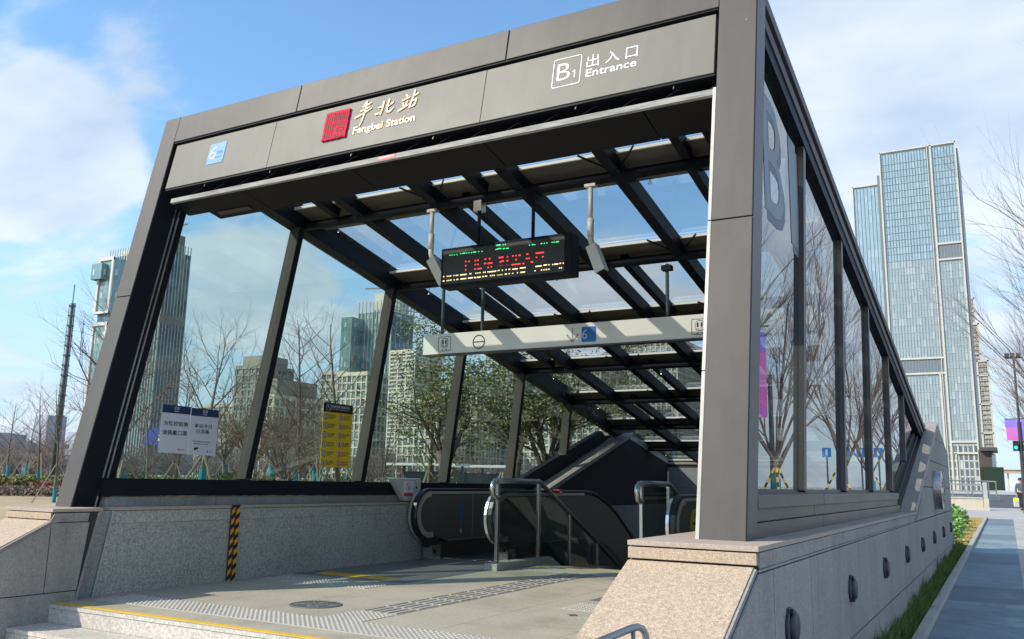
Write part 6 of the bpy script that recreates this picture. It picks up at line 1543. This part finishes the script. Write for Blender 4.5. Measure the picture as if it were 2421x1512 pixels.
# reflected things: banner, signal mast, white barriers, blue signs across the street
x, y = 1.5, 17.4; z = gz(x, y)
RP = thing('banner_pole', (x, y, z), 'slim grey pole carrying the pink banner mirrored in the first right pane', 'pole')
MB().tube([(x, y, z), (x, y, z+5.4)], .05, 8).build('pole', poleM, RP)
BN2 = thing('street_banner', (x-.35, y, z+3), 'pink and violet banner seen mirrored at the left of the first right pane', 'banner', 'pole banners')
MB().box(x-.36, x-.07, y-.01, y+.01, z+2.8, z+4.1).build('lower_cloth', pinkB, BN2); MB().box(x-.36, x-.07, y-.01, y+.01, z+4.1, z+4.5).build('upper_cloth', purB, BN2); MB().tube([(x-.44, y, z+4.62), (x, y, z+4.62)], .018, 6).build('arm', poleM, BN2)
x, y = 6.2, 40; z = gz(x, y)
SM = thing('signal_mast', (x, y, z), 'traffic signal mast with round backs and long arm mirrored in the right glass', 'traffic signal')
MB().tube([(x, y, z), (x, y, z+6.2)], .13, 10, r1=.10).build('pole', poleM, SM); MB().tube([(x, y, z+5.8), (x-1.0, y-9, z+5.9)], .08, 8, r1=.05).build('arm', poleM, SM)
MB().bar((x-.3, y-2.5, z+5.9), (x-.9, y-8, z+5.95), .15, .55).build('sign_back', lampM, SM)
for k in (.25, .93): mb = MB(); c = V3((x-k, y-9*k, z+5.7)); mb.tube([c, c+V3((.18, 0, 0))], .42, 18); mb.build('round_sign_back', lampM, SM)
mb = MB(); mb.bar((x-.9, y-8.2, z+5.1), (x-.9, y-8.9, z+5.1), .2, .9); mb.build('signal_box', lampM, SM)
WBr = thing('road_barrier', (7.2, 40, gz(7, 40)), 'white road barrier fence mirrored low in the right glass', 'barrier')
mb = MB()
for k in range(50): y = 16+k*1.2; mb.box(7.18, 7.26, y-.05, y+.05, gz(7, y), gz(7, y)+.95)
mb.build('posts', finS, WBr); mb = MB()
for k in range(49): 
    y = 16+k*1.2; 
    for h in (.35, .85): mb.bar((7.22, y, gz(7, y)+h), (7.22, y+1.2, gz(7, y+1.2)+h), .05, .12)
mb.build('rails', finS, WBr)
G3 = 'blue overhead signs mirrored in the right glass'
for i, (x, y) in enumerate(((13.2, 120), (11.2, 120.5), (15.2, 121), (17.4, 120))):
    z = gz(8, y); t = thing('overhead_sign', (x, y, z), ('blue overhead sign mirrored in the third right pane', 'blue overhead sign mirrored beside the third mullion', 'blue overhead sign mirrored in the fourth right pane', 'blue overhead sign mirrored at the left of the third right pane')[i], 'road sign', G3)
    MB().box(x-.55, x+.55, y-.05, y+.05, z+4.2, z+5.4).build('panel', blueM, t); MB().box(x-.1, x+.1, y+.06, y+.2, z, z+5.4).build('pole', poleM, t)
    mb = MB(); mb.box(x-.12, x+.12, y-.08, y-.05, z+4.4, z+5.2); mb.build('white_arrow', whiteC, t)
# office mass across the street (only seen mirrored)
b = bthing('office_block', 60, 120, 'plain pale building across the street mirrored faintly in the right glass'); wallmesh('facade_glass', boxwalls(45, 80, 110, 140, 0, 14), officeG, b); mb = MB(); grid(mb, 45, 80, 110, 140, 0, 14, 4, 3.5, .5, .4); mb.box(44.8, 45, 110, 140, 0, 14); mb.build('facade_grid', cream, b)

# ================================================================== PERSON
def person(x, y, ang):
    z = gz(x, y); t = thing('person', (0, 0, 0), 'person in grey jacket and dark trousers carrying a bag at the right edge', 'person')
    ca, sa = math.cos(ang), math.sin(ang)
    def W(a, b, c): return V3((x+a*ca-b*sa, y+a*sa+b*ca, z+c))
    J = [(0, 0, .93), (0, .0, 1.12), (0, .01, 1.36), (0, 0, 1.47), (0, -.01, 1.56), (0, -.02, 1.66), (-.10, 0, .88), (-.12, -.10, .50), (-.12, -.22, .09), (-.12, -.34, .05), (.10, 0, .88), (.11, .12, .50), (.11, .26, .12), (.11, .16, .05), (-.19, 0, 1.40), (-.24, .05, 1.13), (-.25, -.04, .88), (-.25, -.06, .78), (.19, 0, 1.40), (.25, .03, 1.13), (.26, -.08, .90), (.26, -.10, .80)]
    Ed = [(0, 1), (1, 2), (2, 3), (3, 4), (4, 5), (0, 6), (6, 7), (7, 8), (8, 9), (0, 10), (10, 11), (11, 12), (12, 13), (2, 14), (14, 15), (15, 16), (16, 17), (2, 18), (18, 19), (19, 20), (20, 21)]
    R_ = [.13, .14, .15, .06, .085, .10, .10, .065, .045, .04, .10, .065, .045, .04, .07, .05, .035, .03, .07, .05, .035, .03]
    def skin(nm, idx, mt, infl=0, par=None):
        used_ = sorted({i for e in idx for i in e}); mp = {v: k for k, v in enumerate(used_)}
        me = bpy.data.meshes.new(nm); me.from_pydata([tuple(W(*J[i])) for i in used_], [(mp[a], mp[b]) for a, b in idx], [])
        ob = bpy.data.objects.new(nm, me); col.objects.link(ob); ob.modifiers.new('skin', 'SKIN'); sl = me.skin_vertices[0].data
        for k, i in enumerate(used_): sl[k].radius = (R_[i]+infl, R_[i]*.85+infl)
        sl[0].use_root = True; s = ob.modifiers.new('sub', 'SUBSURF'); s.levels = 2; s.render_levels = 2; me.materials.append(mt); ob.parent = par or t; return ob
    body = skin('body', Ed, mat('skin', (0.50, 0.28, 0.19), .6)); bb = t
    skin('jacket', [(0, 1), (1, 2), (2, 14), (14, 15), (15, 16), (2, 18), (18, 19), (19, 20), (2, 3)], mat('grey jacket', (0.10, 0.11, 0.125), .9), .018, bb)
    skin('trousers', [(0, 6), (6, 7), (7, 8), (0, 10), (10, 11), (11, 12)], mat('dark navy trousers', (0.02, 0.025, 0.05), .9), .018, bb)
    for a, b_ in (((-.12, -.22, .04), (-.12, -.38, .04)), ((.11, .26, .06), (.11, .12, .04))): m_ = MB(); m_.tube([W(*a), W(*b_)], .05, 8); m_.build('shoe', black, bb)
    m_ = MB(); c = W(0, .012, 1.675); n1, n2 = 8, 12; vs = []; fs = []
    for i in range(n1+1):
        th = i/n1*PI*.62
        for j in range(n2): a = 2*PI*j/n2; vs.append(c+V3((math.sin(th)*math.cos(a)*.108, math.sin(th)*math.sin(a)*.12, math.cos(th)*.115)))
    fs = [(i*n2+j, i*n2+(j+1) % n2, (i+1)*n2+(j+1) % n2, (i+1)*n2+j) for i in range(n1) for j in range(n2)]
    m_.add(vs, fs); m_.build('hair', black, bb, smooth=True)
    m_ = MB(); m_.tube([W(0, -.105, 1.635), W(0, -.135, 1.615)], .014, 6); m_.build('nose', bpy.data.materials['skin'], bb)
    for s_ in (-1, 1):
        for k in range(5):
            m_ = MB(); a = -0.02+0.012*k; m_.tube([W(s_*.25, -.08+a, .78), W(s_*.25+.005*k, -.09+a, .73), W(s_*.24, -.09+a, .70+.006*abs(k-2))], .008, 5); m_.build('finger', bpy.data.materials['skin'], bb)
    BG = thing('carrier_bag', W(-.28, -.1, .3), 'yellow and white bag held low by the walking person', 'bag')
    m_ = MB(); m_.hexa([W(-.42, -.16, .18), W(-.14, -.16, .16), W(-.14, .02, .16), W(-.42, .02, .18), W(-.44, -.14, .44), W(-.12, -.14, .44), W(-.12, 0, .44), W(-.44, 0, .44)]); m_.build('lower_bag', finS, BG, bevel=.03)
    m_ = MB(); m_.hexa([W(-.44, -.15, .44), W(-.12, -.15, .44), W(-.12, .01, .44), W(-.44, .01, .44), W(-.43, -.12, .66), W(-.14, -.12, .66), W(-.14, -.02, .66), W(-.43, -.02, .66)]); m_.build('upper_bag', mat('bag yellow green', (0.62, 0.75, 0.08), .6), BG, bevel=.03)
    m_ = MB(); m_.tube([W(-.36, -.07, .65), W(-.26, -.08, .74), W(-.2, -.07, .65)], .012, 6); m_.build('handle', finS, BG)
person(0.62, 57, 0.25)

# ================================================================== SKY, SUN
w = bpy.data.worlds.new('World'); sc.world = w; w.use_nodes = True; t = w.node_tree; n = t.nodes; l = t.links
bg = n['Background']; out = n['World Output']
S = V3((-0.82, -1.05, 1.0)).normalized()
sky = n.new('ShaderNodeTexSky'); sky.sky_type = 'NISHITA'; sky.sun_disc = False; sky.sun_elevation = math.asin(S.z); sky.sun_rotation = math.atan2(S.x, S.y); sky.air_density = 1.0; sky.dust_density = 0.4; sky.ozone_density = 2.0
tm = n.new('ShaderNodeVectorMath'); tm.operation = 'MULTIPLY'; tm.inputs[1].default_value = (0.92, 1.14, 1.20); l.new(sky.outputs[0], tm.inputs[0]); l.new(tm.outputs[0], bg.inputs['Color']); bg.inputs['Strength'].default_value = 0.15
tc = n.new('ShaderNodeTexCoord'); sp = n.new('ShaderNodeSeparateXYZ'); l.new(tc.outputs['Generated'], sp.inputs[0])
def MA(op, a, b=None):
    q = n.new('ShaderNodeMath'); q.operation = op
    for i, v in enumerate((a, b)):
        if v is None: continue
        if isinstance(v, (int, float)): q.inputs[i].default_value = v
        else: l.new(v, q.inputs[i])
    return q.outputs[0]
zp = MA('ADD', MA('MAXIMUM', sp.outputs[2], 0.0), 0.22)
cx, cy = MA('DIVIDE', sp.outputs[0], zp), MA('DIVIDE', sp.outputs[1], zp)
cb = n.new('ShaderNodeCombineXYZ'); l.new(cx, cb.inputs[0]); l.new(cy, cb.inputs[1])
mp = n.new('ShaderNodeMapping'); mp.inputs['Location'].default_value = (3.1, 1.7, 0); mp.inputs['Scale'].default_value = (1.0, 1.25, 1); l.new(cb.outputs[0], mp.inputs[0])
ns = n.new('ShaderNodeTexNoise'); ns.inputs['Scale'].default_value = 1.7; ns.inputs['Detail'].default_value = 10; ns.inputs['Roughness'].default_value = 0.52; ns.inputs['Distortion'].default_value = 0.35; l.new(mp.outputs[0], ns.inputs['Vector'])
fac = ns.outputs['Fac']
fac = MA('ADD', MA('MULTIPLY', MA('SUBTRACT', fac, 0.5), 1.5), 0.5)
for px, py, r_, a_ in ((50, 350, 7, 0.20), (210, 380, 4.5, 0.17), (320, 410, 2.5, 0.08), (180, 140, 5, 0.07), (60, 20, 8, -0.16), (330, 60, 7, -0.14), (420, 230, 3, 0.02), (590, 700, 8, 0.20), (2060, 120, 12, 0.20), (2360, 420, 10, 0.14), (2330, 800, 5, 0.08), (950, 120, 17, -0.22), (1400, 20, 15, -0.20), (330, 640, 6, -0.08), (2400, 640, 4, -0.1), (1400, 560, 14, 0.08), (1250, -700, 25, 0.06), (-1870, 400, 14, 0.16), (-2050, 800, 10, 0.12)):
    dd = ray(abs(px), py).normalized()
    if px < 0: dd.x = -dd.x      # unseen clouds across the street, added so the right glass reflects pale sky
    vm = n.new('ShaderNodeVectorMath'); vm.operation = 'DOT_PRODUCT'; vm.inputs[1].default_value = tuple(dd); l.new(tc.outputs['Generated'], vm.inputs[0])
    mr = n.new('ShaderNodeMapRange'); mr.interpolation_type = 'SMOOTHSTEP'; mr.inputs['From Min'].default_value = math.cos(math.radians(r_)); mr.inputs['From Max'].default_value = 1; mr.inputs['To Max'].default_value = a_
    l.new(vm.outputs['Value'], mr.inputs['Value']); fac = MA('ADD', fac, mr.outputs[0])
rp = n.new('ShaderNodeMapRange'); rp.interpolation_type = 'SMOOTHSTEP'; rp.inputs['From Min'].default_value = 0.46; rp.inputs['From Max'].default_value = 0.66; rp.inputs['To Max'].default_value = 0.85; l.new(fac, rp.inputs['Value'])
n2 = n.new('ShaderNodeTexNoise'); n2.inputs['Scale'].default_value = 2.3; n2.inputs['Detail'].default_value = 5; l.new(mp.outputs[0], n2.inputs['Vector'])
cr = n.new('ShaderNodeMix'); cr.data_type = 'RGBA'; cr.inputs['A'].default_value = (0.52, 0.62, 0.75, 1); cr.inputs['B'].default_value = (0.80, 0.86, 0.93, 1)
r2 = n.new('ShaderNodeMapRange'); r2.inputs['From Min'].default_value = 0.35; r2.inputs['From Max'].default_value = 0.65; l.new(n2.outputs['Fac'], r2.inputs['Value']); l.new(r2.outputs[0], cr.inputs['Factor'])
b2 = n.new('ShaderNodeBackground'); l.new(cr.outputs['Result'], b2.inputs['Color']); b2.inputs['Strength'].default_value = 0.80
# pale haze low over the horizon
hz = n.new('ShaderNodeMapRange'); hz.interpolation_type = 'SMOOTHSTEP'; hz.inputs['From Min'].default_value = 0.0; hz.inputs['From Max'].default_value = 0.34; hz.inputs['To Min'].default_value = 0.85; hz.inputs['To Max'].default_value = 0.0; l.new(sp.outputs[2], hz.inputs['Value'])
b3 = n.new('ShaderNodeBackground'); b3.inputs['Color'].default_value = (0.50, 0.62, 0.78, 1); b3.inputs['Strength'].default_value = 0.80
mA = n.new('ShaderNodeMixShader'); l.new(hz.outputs[0], mA.inputs[0]); l.new(bg.outputs[0], mA.inputs[1]); l.new(b3.outputs[0], mA.inputs[2])
mB = n.new('ShaderNodeMixShader'); l.new(rp.outputs[0], mB.inputs[0]); l.new(mA.outputs[0], mB.inputs[1]); l.new(b2.outputs[0], mB.inputs[2])
l.new(mB.outputs[0], out.inputs['Surface'])
sl = bpy.data.lights.new('sun', 'SUN'); sl.energy = 3.3; sl.angle = math.radians(0.5); sl.color = (1.0, 0.92, 0.78)
so = bpy.data.objects.new('sun', sl); col.objects.link(so); so.rotation_euler = (-S).to_track_quat('-Z', 'Y').to_euler()
sc.view_settings.view_transform = 'Standard'; sc.view_settings.look = 'None'; sc.view_settings.gamma = 1; sc.view_settings.exposure = 0.6
sc.view_settings.use_curve_mapping = False
sc.cycles.transparent_max_bounces = 28; sc.cycles.max_bounces = 8; sc.cycles.glossy_bounces = 4; sc.cycles.transmission_bounces = 8; sc.cycles.caustics_reflective = False; sc.cycles.sample_clamp_indirect = 4
